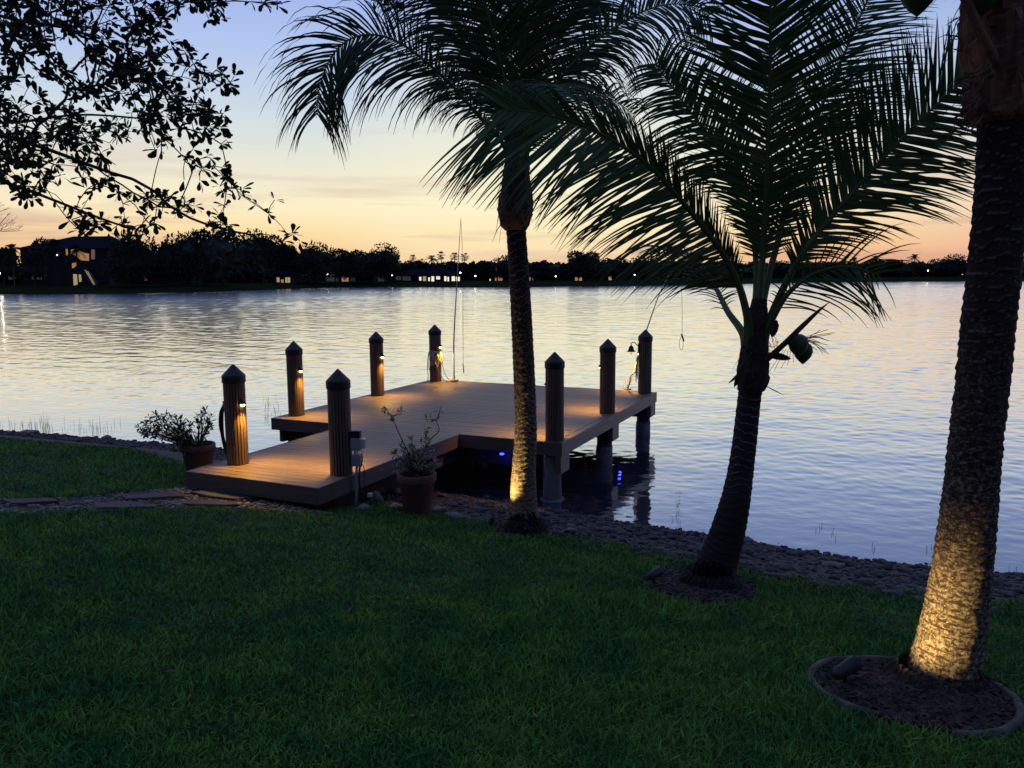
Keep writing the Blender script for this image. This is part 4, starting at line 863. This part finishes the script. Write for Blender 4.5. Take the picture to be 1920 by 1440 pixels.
main = [[fork, at(-420,60,5.2), at(-150,210,5.4), at(60,270,5.5), at(190,318,5.5), at(270,345,5.5), at(330,395,5.5), at(400,425,5.45), at(470,440,5.4)],
        [fork, at(-500,-160,5.6), at(-250,-60,5.9), at(0,30,6.1), at(150,60,6.2), at(260,130,6.2), at(330,190,6.2)],
        [fork, at(-520,-240,5.0), at(-200,-180,5.2), at(100,-90,5.4), at(300,-50,5.6), at(480,-30,5.7), at(640,-40,5.8), at(740,-28,5.8)],
        [fork, at(-450,120,5.6), at(-200,200,6.4), at(0,230,6.8), at(150,215,6.9), at(300,225,6.9)],
        [fork, at(-400,160,5.0), at(-120,300,5.0), at(20,345,5.05), at(100,375,5.1), at(190,410,5.1), at(250,430,5.1)]]
for P in main: addpath(P, .032, .006, fk, 40)
def dens(x, y):
    n_ = pnoise(Vector((x*.011, y*.011, 4.2)))*.9+pnoise(Vector((x*.03, y*.03, 9)))*.5
    def seg(ax, ay, bx, by, r):
        t = max(0, min(1, ((x-ax)*(bx-ax)+(y-ay)*(by-ay))/((bx-ax)**2+(by-ay)**2))); return max(0, 1-math.hypot(x-ax-t*(bx-ax), y-ay-t*(by-ay))/r)
    v = max(seg(-60,20,250,60,110), seg(170,60,330,200,90)*1.1, seg(-60,240,140,270,95)*1.2, seg(230,210,380,220,80), seg(340,0,400,10,40), seg(140,330,420,415,46)*.6, seg(300,270,400,330,70)*.8,
            seg(130,410,270,425,34)*.7, seg(380,330,510,400,42)*.45, seg(-60,120,-10,330,90), seg(330,100,420,160,50)*.7, seg(470,440,545,445,14)*.5, seg(-60,-120,420,-110,130), seg(480,2,520,5,22), seg(700,-5,740,2,22),
            seg(100,150,180,170,70)*.7, seg(-60,330,60,350,50)*.9, seg(-400,-100,-80,200,260)*.9)
    return v*(1+n_*.6)-max(0, -n_)*.35
tips = []; tries = 0
while len(tips) < 1120 and tries < 60000:
    tries += 1; x, y = random.uniform(-420, 745), random.uniform(-230, 455)
    if x < -60 and random.random() < .75: continue
    if y < -20 and random.random() < .6: continue
    d = dens(x, y)
    if random.random() < (d-.22)*1.7: tips.append(at(x, y, random.uniform(4.7, 7.0) if x < 330 else random.uniform(5.0, 6.2)))
for p in [(548,440,5.4),(530,452,5.4),(562,452,5.4),(515,375,5.5),(502,400,5.5),(430,160,6),(425,262,5.8),(415,270,5.8),(520,2,5.8),(490,6,5.8),(738,5,5.8),(725,0,5.8),(280,405,5.1),(250,432,5.1),(480,492,5.2),(465,470,5.2),(400,480,5.2),(430,490,5.2),(415,500,5.2),(395,460,5.2),(445,470,5.2)]: tips.append(at(*p))
tips.sort(key=lambda p: (p-at(-100,150,5.5)).length)
NA = np.array(nodes); nodes = list(NA)
arr = np.zeros((20000, 3)); arr[:len(nodes)] = NA; cnt = len(nodes); ends = []
for tp in tips:
    q = np.array(tp); dd = np.linalg.norm((arr[16:cnt]-q), axis=1)
    i = int(dd.argmin())+16; L0 = dd[i-16]
    nseg = max(2, int(L0/.09)); prev = i; pv = arr[i]; drn = None
    mid = (pv+q)/2+rng.normal(size=3)*L0*.10+np.array([0,0,.06*L0])
    for s in range(1, nseg+1):
        t = s/nseg; p = (1-t)**2*pv+2*t*(1-t)*mid+t*t*q; arr[cnt] = p; nodes.append(p); par.append(prev); rad.append(.0); prev = cnt; cnt += 1
    ends.append((prev, par[prev]))
# pipe model radii for the twigs
acc = [0.0]*cnt
for i in range(cnt-1, -1, -1):
    if acc[i] == 0: acc[i] = 1.0
    if par[i] >= 0: acc[par[i]] += acc[i] if rad[i] == 0 else 0
tb = MB()
for i in range(cnt):
    if par[i] < 0: continue
    ra = rad[i] or min(.02, .0022*math.sqrt(acc[i])**.8+.0006); j = par[i]; rb = rad[j] if rad[j] and rad[i] else ra
    tb.tube([arr[j], arr[i]], [rb, ra], 7 if ra > .02 else 4, cap=False)
tb.build('branch', m_bark2, bt)
lb = MB(); OB = ((0,.10),(.25,.42),(.55,.88),(.78,1),(.93,.66),(1,.12))
for e, j in ends:
    d = Vector(arr[e]-arr[j]).normalized()
    for k in range(random.choice((3,4,4,5,6))):
        v = (d*.6+rv()*.9+Vector((0,0,.1))).normalized(); leaf(lb, Vector(arr[e])+v*.012, v, (UP+rv()*.8).normalized(), random.uniform(.045,.082), random.uniform(.024,.038), 0, OB)
for i in range(300, cnt):
    if random.random() < .42:
        d = Vector(arr[i]-arr[par[i]]).normalized(); v = (d*.4+rv()).normalized(); leaf(lb, Vector(arr[i]), v, (UP+rv()*.8).normalized(), random.uniform(.04,.075), random.uniform(.02,.034), 0, OB)
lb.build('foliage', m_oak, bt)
# leafless tree at the left edge
m_bare = m_bark2
bare = MB(); rr_ = random.Random(3)
def grow(p, d, l, r, k):
    e = p+d*l; bare.tube([p, p.lerp(e,.5)+Vector((rr_.gauss(0,.03),rr_.gauss(0,.03),rr_.gauss(0,.03)))*l, e], [r,r*.85,r*.7], 5, cap=False)
    if k == 0: return
    for _ in range(rr_.choice((2,2,3))):
        grow(e, (d+Vector((rr_.gauss(0,.45),rr_.gauss(0,.3),rr_.gauss(.1,.3)))).normalized(), l*rr_.uniform(.6,.85), r*.62, k-1)
bp_ = Vector((at(-110,520,24).x, 24, -.3)); bare.tube([bp_, at(-100,520,24), at(-80,460,24)], [.08,.06,.04], 7)
grow(at(-80,460,24), Vector((.75,0,.35)).normalized(), .62, .026, 5); grow(at(-80,460,24), Vector((.2,0,1)).normalized(), .7, .03, 4)
tag(bare.build('bare_tree', m_bark2), 'leafless tree at the left edge with thin twigs against the sky', 'tree')

# ------------------------------------------------------------------ far shore: trees
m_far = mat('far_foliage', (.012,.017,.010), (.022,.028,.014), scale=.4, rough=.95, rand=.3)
m_fart = mat('far_trunk', (.035,.03,.026), rough=.95)
def crownmesh(seed, w, h, n, flat=.0):
    r = np.random.default_rng(seed); cl = []
    for _ in range(16):
        a = r.uniform(0, 6.28); q = math.sqrt(r.random())*.72; z = r.uniform(.15, .85); k = 1-.55*abs(z-.45); cl.append((math.cos(a)*q*k*w/2, math.sin(a)*q*k*w/2, z*h, r.uniform(.17,.30)*w))
    vs = np.zeros((n, 4, 3)); 
    for i in range(n):
        c = cl[r.integers(len(cl))]; v = r.normal(size=3); v /= np.linalg.norm(v); p = np.array(c[:3])+v*np.array([1,1,.72])*c[3]*r.uniform(.75,1.06)
        a = r.normal(size=3); a /= np.linalg.norm(a); b = np.cross(a, r.normal(size=3)); b /= np.linalg.norm(b); s = r.uniform(.22,.5)
        vs[i] = [p-a*s-b*s*.5, p+a*s-b*s*.4, p+a*s*.8+b*s*.5, p-a*s*.9+b*s*.45]
    return vs.reshape(-1, 3), np.arange(4*n).reshape(n, 4)
def solidcore(seed, w, h):
    v = IV3*np.array([w*.36, w*.36, h*.33]); nz = np.array([pnoise(Vector(p*.35)+Vector((seed*9,0,0))) for p in v]); return v*(1+.5*nz)[:, None]+[0,0,h*.5]
trees = []
for s in range(6):
    w, h = [(16,9),(13,9),(18,9.5),(11,8),(15,10.5),(9,7)][s]
    t = thing('oak_tree', '', 'tree', (0,0,0), 'oaks along the far shore'); cv, cf = crownmesh(s, w, h, 3400)
    core = solidcore(s, w, h); F2 = IF3[:, [0,1,2,2]]
    v = np.concatenate([cv, core]); me_f = np.concatenate([cf, F2+len(cv)]); 
    mb = MB(); mb.add(v.tolist(), cf.tolist()); mb.n = len(cv); mb.v = mb.v[:len(cv)]; mb.add(core.tolist(), IF3.tolist()); c_ = mb.build('crown', m_far, t); c_.location.z = 1.7
    mb = MB(); mb.tube([(0,0,-1),(0.1,0,1.5),(.2,.1,3.4)], [.42,.34,.3], 8)
    for k in range(5): a = k*1.3+s; mb.tube([(.1,0,1.8+.2*k),(math.cos(a)*w*.12,math.sin(a)*w*.12,3.6),(math.cos(a)*w*.25,math.sin(a)*w*.25,5.6)], [.2,.14,.07], 6)
    mb.build('trunk', m_fart, t); trees.append((t, w, h+1.7))
used = set()
def put(s, px, pytop, wpx, off, label):
    x = at(px, 520, 200).x/200; y = fshore(x*200)+off
    for _ in range(6): y = fshore(x*y)+off
    x *= y; z0 = fz(x, y); top = H+ray(px, pytop).z/ray(px, pytop).y*y; t, w, h = trees[s]; sw = wpx/F*y/w; sh = (top-z0)/h
    o = t if s not in used else copy_tree(t); used.add(s); o.location = (x, y, z0); o.scale = (sw, sw, sh); o.rotation_euler = (0,0,random.uniform(0,6)); o['label'] = label; return o
for a in [(3,8,462,60,14,'round dark tree at the far left shore, beyond the edge palms'),
          (5,78,448,50,60,'dark tree rising behind the left end of the tiled building roof'),
          (3,66,468,52,8,'low dark tree hiding the left wing of the three-storey building'),
          (0,250,445,110,12,'broad oak partly covering the right side of the three-storey building'),
          (1,318,455,70,14,'dark oak just right of the broad oak by the three-storey building'),
          (2,350,441,100,16,'wide rounded oak, second crown right of the three-storey building'),
          (4,405,433,95,12,'tall oak behind the hanging leaf spray of the near tree'),
          (0,462,445,95,10,'rounded oak directly below the tip of the near tree branch'),
          (1,497,440,90,9,'tall oak above the yellow lit stair openings'),
          (4,540,462,80,9,'lower oak in the dip right of the tall oaks'),
          (2,592,461,90,9,'rounded oak above the pink and green lit walls'),
          (4,655,470,80,10,'dark oak above the orange lit doorway'),
          (0,722,466,76,9,'rounded oak at the left end of the long lit house'),
          (5,690,472,60,26,'oak crown between two rounded oaks left of the long house')]: put(*a)
m_pf = mat('far_palm_frond', (.014,.02,.012), rough=.9)
def farpalm(seed, kind):
    t = thing('palm_tree', '', 'palm tree', (0,0,0), 'palms along the far shore'); r = random.Random(seed); mb = MB(); mb.tube([(0,0,-1),(.1,0,4),(.25,0,8.0)], [.2,.16,.13], 7); mb.build('trunk', m_fart, t); mb = MB()
    for k in range(22 if kind == 'fan' else 17):
        a = r.uniform(0, 6.28); e = r.uniform(-.7, 1.25); d = Vector((math.cos(a)*math.cos(e), math.sin(a)*math.cos(e), math.sin(e))); c = Vector((.25,0,8.0))
        if kind == 'fan':
            p = c+d*1.05; s = d.cross(UP+Vector((.01,0,0))).normalized(); mb.tube([c,p], .03, 4)
            for q in range(-5, 6): b = R(q*17); dd = d*math.cos(b)+s*math.sin(b); e_ = p+dd*.85-Vector((0,0,.1)); w_ = dd.cross(d.cross(s)).normalized()*.06; mb.add([p, p+dd*.45+w_, e_, p+dd*.45-w_], [(0,1,2,3)])
        else:
            P = [c+d*(2.7*i/7)-Vector((0,0,1.5*(i/7)**2)) for i in range(8)]; mb.tube(P, .03, 4); s = d.cross(UP+Vector((.01,0,0))).normalized()
            for i in range(1, 8):
                for sg in (-1,1):
                    for q in (0,.5): b_ = P[i-1].lerp(P[i], q); e_ = b_+s*sg*.75+d*.35-Vector((0,0,.45)); w_ = d*.07; mb.add([b_-w_, b_+w_, e_], [(0,1,2)])
    mb.build('crown', m_pf, t); return t
fps = {'fan': farpalm(1, 'fan'), 'coco': farpalm(2, 'coco')}; fpu = set()
def putpalm(kind, px, pytop, off, label, sc_=1.0):
    x = at(px, 520, 200).x/200; y = 250
    for _ in range(6): y = fshore(x*y)+off
    x *= y; z0 = fz(x, y); top = H+ray(px, pytop).z/ray(px, pytop).y*y; t = fps[kind]; o = t if kind not in fpu else copy_tree(t); fpu.add(kind)
    o.location = (x,y,z0); k = (top-z0)/9.6; o.scale = (sc_,sc_,k); o.rotation_euler = (0,0,random.uniform(0,6)); o['label'] = label
for a in [('coco',27,453,10,'left-hand palm of the three standing before the left building'), ('coco',103,443,16,'tallest palm in front of the three-storey building roof',1.1), ('coco',146,455,10,'palm directly before the lit landings of the three-storey building'),
          ('fan',775,476,30,'thin small-headed palm leftmost of the group above the long house',.8), ('fan',789,484,40,'short fan palm left of the feathery one above the long house'), ('coco',811,476,30,'feathery palm above the middle of the long house',1.0), ('fan',829,470,34,'tall fan palm left of the upright dock pole',.9),
          ('fan',853,472,36,'fan palm directly left of the dock pole tip line',1), ('fan',870,473,36,'fan palm just right of the dock pole, twin of its neighbour',1), ('coco',1640,477,30,'feathery palm on the far shore left of the thick near trunk',1.2), ('coco',1712,474,26,'largest far palm just left of the thick near trunk',1.3),
          ('coco',1512,482,30,'far palm seen behind the lower fronds of the young palm',1.2), ('coco',1600,480,34,'far palm in the low treeline beneath the drooping fronds',1.2)]: putpalm(*a)
for a in [(1,775,489,50,44,'small dark tree behind the left part of the long house'),(3,910,489,46,40,'small tree between the long house and the near trunk'),(2,962,480,90,22,'rounded tree right behind the slim lit palm trunk'),
          (5,1035,492,60,30,'low tree just right of the slim palm trunk on the far shore'),(4,1095,473,70,16,'tallest crown on the far shore right of the slim palm'),(1,1150,483,60,24,'far tree beside the tallest crown, right of the slim palm'),
          (0,1205,486,80,26,'broad low tree behind the tips of the long hanging frond'),(5,1265,488,60,26,'low far tree left of the young palm fronds'),(3,1350,490,90,30,'far tree directly behind the young palm crown base'),
          (2,1450,492,120,30,'wide low tree behind the young palm stems'),(1,1560,489,100,30,'far tree under the drooping right fronds'),(4,1665,487,80,30,'far tree below the feathery palms on the right shore'),(0,1775,483,70,30,'rounded far tree left against the thick trunk'),(2,1915,490,60,30,'far tree at the right picture edge beyond the thick trunk')]: put(*a)
# bare-branched treetops and the low wood behind
V_, Fq = [], []; r = np.random.default_rng(9); n = 16000
for px0, px1, top in [(-60,260,500),(260,760,500),(740,1000,494),(1000,1400,494),(1400,1990,495)]:
    k = int(n*(px1-px0)/2050); 
    for _ in range(k):
        px = r.uniform(px0, px1); rx = ray(px, 510); y = 230
        for _i in range(3): y = fshore(rx.x/rx.y*y)+r.uniform(40, 52)
        x = rx.x/rx.y*y; hi = H+ray(px, top+5*pnoise(Vector((px*.03,0,0)))+4*pnoise(Vector((px*.12,1,0)))).z/ray(px, top).y*y; p = np.array([x, y, fz(x,y)+(hi-fz(x,y))*r.random()**.7])
        a = r.normal(size=3); a /= np.linalg.norm(a); b = np.cross(a, r.normal(size=3)); b /= np.linalg.norm(b); s = r.uniform(.5,1.1); V_ += [p-a*s-b*s*.6, p+a*s-b*s*.5, p+a*s+b*s*.6, p-a*s+b*s*.5]
# dense trunks/understorey band so no sky shows through low down
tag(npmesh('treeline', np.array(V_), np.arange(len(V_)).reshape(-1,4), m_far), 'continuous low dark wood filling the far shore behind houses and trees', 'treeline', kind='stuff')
hd = MB(); xs_ = np.linspace(-200, 330, 200)
V2 = []
for x in xs_:
    y0 = fshore(x)+54; zt = fz(x, y0)+(y0/F)*22+1.2*pnoise(Vector((x*.12,0,0)))+.8*pnoise(Vector((x*.5,0,0)))
    V2 += [(x,y0,fz(x,y0)-1),(x,y0+.4*pnoise(Vector((x,3,0))),zt*.6),(x,y0+1.5,zt),(x,y0+6,zt-1),(x,y0+7,fz(x,y0)-1)]
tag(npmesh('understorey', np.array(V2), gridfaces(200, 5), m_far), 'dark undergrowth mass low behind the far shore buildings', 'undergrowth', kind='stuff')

# ------------------------------------------------------------------ far shore: buildings and lights
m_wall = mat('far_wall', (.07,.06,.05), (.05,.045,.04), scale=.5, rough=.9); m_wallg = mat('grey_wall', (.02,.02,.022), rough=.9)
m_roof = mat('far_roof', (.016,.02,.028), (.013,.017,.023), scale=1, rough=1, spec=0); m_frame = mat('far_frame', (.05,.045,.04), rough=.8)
def glow(name, c, s): return mat(name, c, rough=.6, emit=c+(s,))
m_wwhite = glow('lit_window', (1,.93,.68), .95); m_worange = glow('landing_glow', (.9,.45,.14), .35); m_wyel = glow('lit_doorway', (1,.78,.36), .32); m_wgreen = glow('green_glow', (.30,.32,.2), .06); m_wpink = glow('pink_wall_glow', (.65,.36,.25), .16); m_wdim = glow('dim_window', (.2,.22,.18), .05)  # wall and landing glows stand in for lamplight falling on those surfaces
def fpt(px, py, Y): return at(px, py, Y)
def building(name, label, px0, px1, pe, pr, Y, wins, m_w=None, ridge=(.25,.75), depth=10, cat='building', over=.8, baspy=None):
    xa, xb = at(px0, 520, Y).x, at(px1, 520, Y).x; ze, zr = at(px0, pe, Y).z, at(px0, pr, Y).z; zb = fz((xa+xb)/2, Y)-.3
    t = thing(name, label, cat, ((xa+xb)/2, Y+depth/2, zb)); mb = MB(); mb.box((xa,Y,zb),(xb,Y+depth,ze)); mb.build('wall', m_w or m_wall, t)
    ra, rb = xa+(xb-xa)*ridge[0], xa+(xb-xa)*ridge[1]; mb = MB(); o = over; ym = Y+depth/2
    mb.add([(xa-o,Y-o,ze),(xb+o,Y-o,ze),(xb+o,Y+depth+o,ze),(xa-o,Y+depth+o,ze),(ra,ym,zr),(rb,ym,zr),(xa-o,Y-o,ze-.15),(xb+o,Y-o,ze-.15),(xb+o,Y+depth+o,ze-.15),(xa-o,Y+depth+o,ze-.15)],
           [(0,1,5,4),(1,2,5),(2,3,4,5),(3,0,4),(9,8,7,6),(0,6,7,1),(1,7,8,2),(2,8,9,3),(3,9,6,0)]); mb.build('roof', m_roof, t)
    for (a, b, c, d, mm_) in wins:         # px, px, py top, py bottom
        A, B_ = at(a, d, Y-.05), at(b, c, Y-.05); fr_ = MB(); e = .09
        for lo, hi in (((A.x-e,A.z-e),(B_.x+e,A.z)), ((A.x-e,B_.z),(B_.x+e,B_.z+e)), ((A.x-e,A.z),(A.x,B_.z)), ((B_.x,A.z),(B_.x+e,B_.z))): fr_.box((lo[0],Y-.14,lo[1]),(hi[0],Y-.01,hi[1]))
        nm = max(0, int((B_.x-A.x)/1.1))
        for q in range(1, nm+1): x = A.x+(B_.x-A.x)*q/(nm+1); fr_.box((x-.04,Y-.12,A.z+.002),(x+.04,Y-.01,B_.z-.002))
        f = fr_.build('window', m_frame, t); g = MB(); g.box((A.x+.002,Y-.06,A.z+.002),(B_.x-.002,Y-.02,B_.z-.002)); g.build('pane', mm_, f)
    return t, (xa, xb, zb, ze)
t, _ = building('apartment_building', 'three-storey building with grey tiled roof and lit stair landings at the left', 42, 205, 466, 441, 196, [(108,112,472,480,m_wdim),(124,127,464,479,m_worange),(105,108,474,482,m_wdim),(60,82,512,524,m_wgreen),(84,88,512,524,m_wdim),(16,30,512,524,m_wgreen),(55,58,468,482,m_wdim)], m_wallg, (.45,.9), 14)
Yb = 195.6
def panel(name, m_, poly, Y, parent, th=.25):
    P = [at(x, y, Y) for x, y in poly]; n = len(P); mb = MB(); mb.add(P+[p+Vector((0,th,0)) for p in P], [tuple(range(n))]+[(i,(i+1)%n,n+(i+1)%n,n+i) for i in range(n)]+[tuple(range(2*n-1,n-1,-1))]); return mb.build(name, m_, parent)
panel('landing', m_worange, [(133,468),(146,466),(150,472),(166,476),(166,489),(152,488),(140,478),(133,476)], Yb, t)  # landing, column and railing panels glow in place of lamplight on them
panel('landing', m_worange, [(135,494),(142,492),(143,497),(139,501),(135,503)], Yb, t)
panel('column', m_wpink, [(171,468),(177,468),(177,486),(171,486)], Yb-.4, t)
panel('doorway', m_wyel, [(137,514),(151,515),(152,528),(146,529),(144,534),(138,535)], Yb, t)
st = panel('stair', m_wall, [(156,508),(160,506),(180,530),(180,535),(170,535),(156,514)], Yb-2.2, t, 1.4)
for k in range(5): panel('railing', m_wyel if k % 2 else m_wdim, [(157+k*2.2,507+k*1.2-2),(158+k*2.2,507+k*1.2-2),(176+k*.9,533),(174.5+k*.9,534)], Yb-2.6-k*.1, t, .05)
bs = [('apartment_building','dark apartment building behind the oaks with stair and pink lit openings',265,360,512,506,208,[(270,276,517,526,m_wpink),(240,246,520,526,m_wdim),(338,346,519,527,m_wgreen)]),
      ('apartment_building','apartment building below the tall oaks with pink and yellow lit walls',418,548,514,508,232,[(428,436,519,526,m_wgreen),(438,447,519,524,m_wpink),(452,460,523,528,m_wpink),(470,474,522,528,m_wpink),(480,486,521,529,m_wpink),(519,524,520,529,m_wyel),(527,532,524,530,m_worange),(535,544,520,530,m_wyel)]),
      ('apartment_building','apartment building with green, orange and grey lit rooms behind two oaks',572,700,508,502,272,[(578,587,521,531,m_wpink),(612,627,514,530,m_wgreen),(630,634,520,528,m_wdim),(641,654,519,531,m_worange),(657,666,520,531,m_wdim),(709,724,512,530,m_wgreen)]),
      ('house','long single-storey house glowing with a row of bright windows',738,866,516,504,262,[(742,752,518,525,m_wgreen),(755,770,518,526,m_wgreen),(786,790,519,526,m_wwhite),(793,799,518,527,m_wyel),(803,806,520,527,m_wwhite),(809,814,518,528,m_wwhite),(818,825,518,524,m_wwhite),(833,837,518,527,m_wwhite),(839,842,519,530,m_wwhite),(847,853,518,527,m_wwhite),(855,862,519,527,m_wwhite)]),
      ('apartment_building','small dark building with orange stair lights left of the slim palm trunk',920,952,500,492,262,[(928,932,500,508,m_worange),(938,942,501,507,m_worange),(928,931,521,529,m_worange),(934,942,519,529,m_worange),(926,929,512,515,m_wyel),(918,920,523,527,m_wwhite)]),
      ('house','dark house right of the slim palm trunk with one orange window',980,1012,514,508,262,[(989,995,520,529,m_worange),(998,1000,521,529,m_wpink)]),
      ('house','dark house with two glowing orange door openings under the tallest crown',1070,1100,514,506,258,[(1078,1084,520,529,m_worange),(1086,1091,520,529,m_wyel)]),
      ('house','dark house with a single dim yellow window seen between frond tips',1130,1165,514,508,266,[(1141,1147,519,526,m_wyel)]),
      ('house','dark house with one bright orange opening left of the young palm',1262,1300,512,506,280,[(1279,1288,518,526,m_worange),(1232,1236,520,524,m_wdim)]),
      ('house','low house on the right shore with a thin row of white lights',1755,1835,512,506,350,[(1771,1777,513,515,m_wwhite),(1779,1786,514,516,m_wwhite),(1790,1797,514,516,m_wwhite),(1803,1810,514,516,m_wwhite),(1756,1758,520,522,m_wwhite),(1761,1763,521,523,m_wwhite),(1767,1769,520,522,m_wwhite)]),
      ('house','small dark house with one narrow orange light beneath the drooping fronds',1590,1640,512,507,345,[(1621,1624,512,519,m_worange),(1594,1596,522,524,m_wwhite),(1605,1607,522,524,m_wwhite)])]
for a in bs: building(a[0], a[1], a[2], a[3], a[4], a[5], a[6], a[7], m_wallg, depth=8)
def flamp(px, py, label, s, rad=.22, col=(1,.96,.85), off=6):
    rx = ray(px, 515); y = 240
    for _ in range(6): y = fshore(rx.x/rx.y*y)+off
    c = at(px, py, y); z0 = fz(c.x, y)-.2; t = thing('lamp_post', label, 'street lamp', (c.x, y, z0), 'lamps along the far shore'); mb = MB(); mb.tube([(c.x,y,z0),(c.x,y,c.z-.1)], [.08,.05], 7); mb.lathe([(0,.28),(.12,.26),(.3,.12),(.3,.08)], 12, c); mb.build('pole', m_fart, t)
    mb = MB(); v = IV*rad; mb.add((v+np.array(c)).tolist(), IF.tolist()); mb.build('globe', mat('lamp_globe', col, rough=.5, emit=col+(s,)), t, smooth=True)
flamp(-2, 512, 'very bright white lamp at the left edge of the far shore', 45, .26)
flamp(735, 516, 'small white lamp at the left end of the long house', 8, .18)
flamp(863, 511, 'warm lamp by the right end of the long house', 22, .2, (1,.85,.6))
flamp(891, 517, 'bright white lamp in the gap right of the long house', 14, .22)
flamp(1042, 518, 'white lamp right of the slim palm trunk', 12, .18)
flamp(1190, 515, 'white lamp seen through the tips of the long hanging frond', 12, .18)
flamp(1740, 507, 'warm glowing lamp on the right shore near the thick trunk', 18, .26, (1,.7,.42))
flamp(614, 514, 'white lamp beside the green lit room', 10, .16)
flamp(107, 478, 'pale lamp on the upper floor side of the left building', 3, .14, off=8)

# fallen leaves and clippings on the lawn
m_dry = mat('dry_leaf', (.16,.11,.05), (.07,.05,.025), scale=12, rough=.8, rand=.5)
fl = MB()
for _ in range(420):
    r_ = 1.8*(7**random.random()); th_ = random.uniform(-.62,.62); x, y = r_*math.sin(th_), r_*math.cos(th_)
    if float(sdist(np.array([x]), np.array([y]))[0]) < 2.3: continue
    l_ = random.uniform(.012,.05); leaf(fl, Vector((x, y, g1(x,y)+random.uniform(.025,.05))), Vector((random.uniform(-1,1),random.uniform(-1,1),random.uniform(-.3,.3))), (UP+rv()*.5).normalized(), l_, l_*random.uniform(.12,.6))
tag(fl.build('fallen_leaves', m_dry), 'small dry leaves and clippings scattered over the lawn', 'leaf litter', kind='stuff')
# ------------------------------------------------------------------ reeds at the water edge
m_reed = mat('reed', (.05,.055,.03), (.035,.04,.02), scale=5, rough=.8)
rd = MB()
def reedat(p, h, lean=.12):
    a = random.uniform(0, 6.28); e = p+Vector((math.cos(a)*lean*h, math.sin(a)*lean*h, h)); m_ = p.lerp(e,.5)+Vector((0,0,.02)); w = .0035
    rd.add([p-Vector((w,0,.1)), p+Vector((w,0,-.1)), m_+Vector((w*.7,0,0)), m_-Vector((w*.7,0,0)), e+Vector((.001,0,0)), e-Vector((.001,0,0))], [(0,1,2,3),(3,2,4,5)])
for _ in range(140):
    x = random.choice((random.gauss(20,14), random.gauss(85,9), random.gauss(55,12), random.uniform(0,215), random.gauss(170,25))); y = random.uniform(795, 818); 
    if y > 805+x*.06: continue
    reedat(onz(x, y, 0), random.uniform(.05,.3)*(1.2 if 75 < x < 92 else .8))
for _ in range(36): reedat(onz(random.uniform(495,525), random.uniform(745,790), 0), random.uniform(.05,.16), .5)
for cx, cy in ((1265,975),(1537,995),(1640,1032),(1740,1030),(1900,1070),(1560,1000)):
    for _ in range(3): reedat(onz(cx+random.gauss(0,6), cy+random.gauss(0,5), 0), random.uniform(.03,.09), .6)
tag(rd.build('reeds', m_reed), 'sparse thin reeds standing in shallow water along the bank', 'reeds', kind='stuff')

# ------------------------------------------------------------------ lawn
def blades(n, rmin, rmax, th0, th1):
    u = rng.random(n); r_ = rmin*(rmax/rmin)**u; th = rng.uniform(th0, th1, n); x = r_*np.sin(th); y = r_*np.cos(th); return x, y, r_
def grassmesh(name, n, hmul, wmul, seed, mats_, label, filt, rmin=1.55, rmax=20):
    x, y, r_ = blades(n, rmin, rmax, -.95, .98); d = sdist(x, y)
    edge = 2.15+.28*vnoise(x*1.2, y*1.2, 8)*.5; k = (d > edge)
    k &= ~inpoly(x+.05*np.sin(y*9), y+.04*np.sin(x*11), pathpoly)
    for b_ in (bed4, bed3, bed2): k &= ~inpoly(x, y, [tuple(q[:2]) for q in b_])
    ud = (x-P4.x)*U.x+(y-P4.y)*U.y; vd = (x-P4.x)*W.x+(y-P4.y)*W.y; k &= ~((ud > wu0-.02) & (ud < wu1+.02) & (vd > wv0-.02))
    k &= filt(x, y, d); k &= np.hypot(x-cR.x, y-cR.y) > .25; k &= np.hypot(x-cL.x, y-cL.y) > .2
    x, y, r_, d = x[k], y[k], r_[k], d[k]; n = len(x); z = gh(x, y)-.004
    clump = vnoise(x*2.3, y*2.3, 31); h = (.058+.02*clump.clip(-1,1.5))*rng.uniform(.55,1.25,n)*hmul; a = rng.uniform(0, 2*np.pi, n)+clump*1.5; lean = rng.uniform(.15,1.15,n)
    w = (.0030+.0012*r_/3)*rng.uniform(.6,1.4,n)*wmul; ca, sa = np.cos(a), np.sin(a); f = rng.uniform(0, np.pi, n); wx, wy = np.cos(f)*w, np.sin(f)*w
    V = np.zeros((n, 6, 3)); 
    for j, (t, q, cu) in enumerate(((0,1,0),(.55,.9,.30),(1,.12,1.0))):
        cx = x+ca*lean*h*cu; cy = y+sa*lean*h*cu; cz = z+h*t*(1-.28*lean*t)
        V[:, 2*j] = np.stack([cx-wx*q, cy-wy*q, cz], 1); V[:, 2*j+1] = np.stack([cx+wx*q, cy+wy*q, cz], 1)
    i = np.arange(n)[:, None]*6; Fc = np.concatenate([i+[[0,1,3,2]], i+[[2,3,5,4]]], 0)
    return tag(npmesh(name, V.reshape(-1,3), Fc, mats_), label, 'grass', kind='stuff')
m_grass = mat('grass_blade', (.046,.165,.04), (.13,.27,.042), scale=2.0, rough=.7, rand=.65, spec=.12, transl=.25, ramp_pos=(.35,.65))
m_grass2 = mat('bank_weeds', (.04,.07,.02), (.075,.085,.03), scale=3, rough=.7, rand=.4, transl=.2)
grassmesh('lawn', 560000, 1.0, 1.0, 1, m_grass, 'short dense green lawn sloping down to the bank', lambda x, y, d: d > 2.1)
grassmesh('bank_weeds', 110000, .7, 2.2, 2, m_grass2, 'low weedy ground cover where lawn meets the stone bank', lambda x, y, d: d < 2.9, rmin=5)
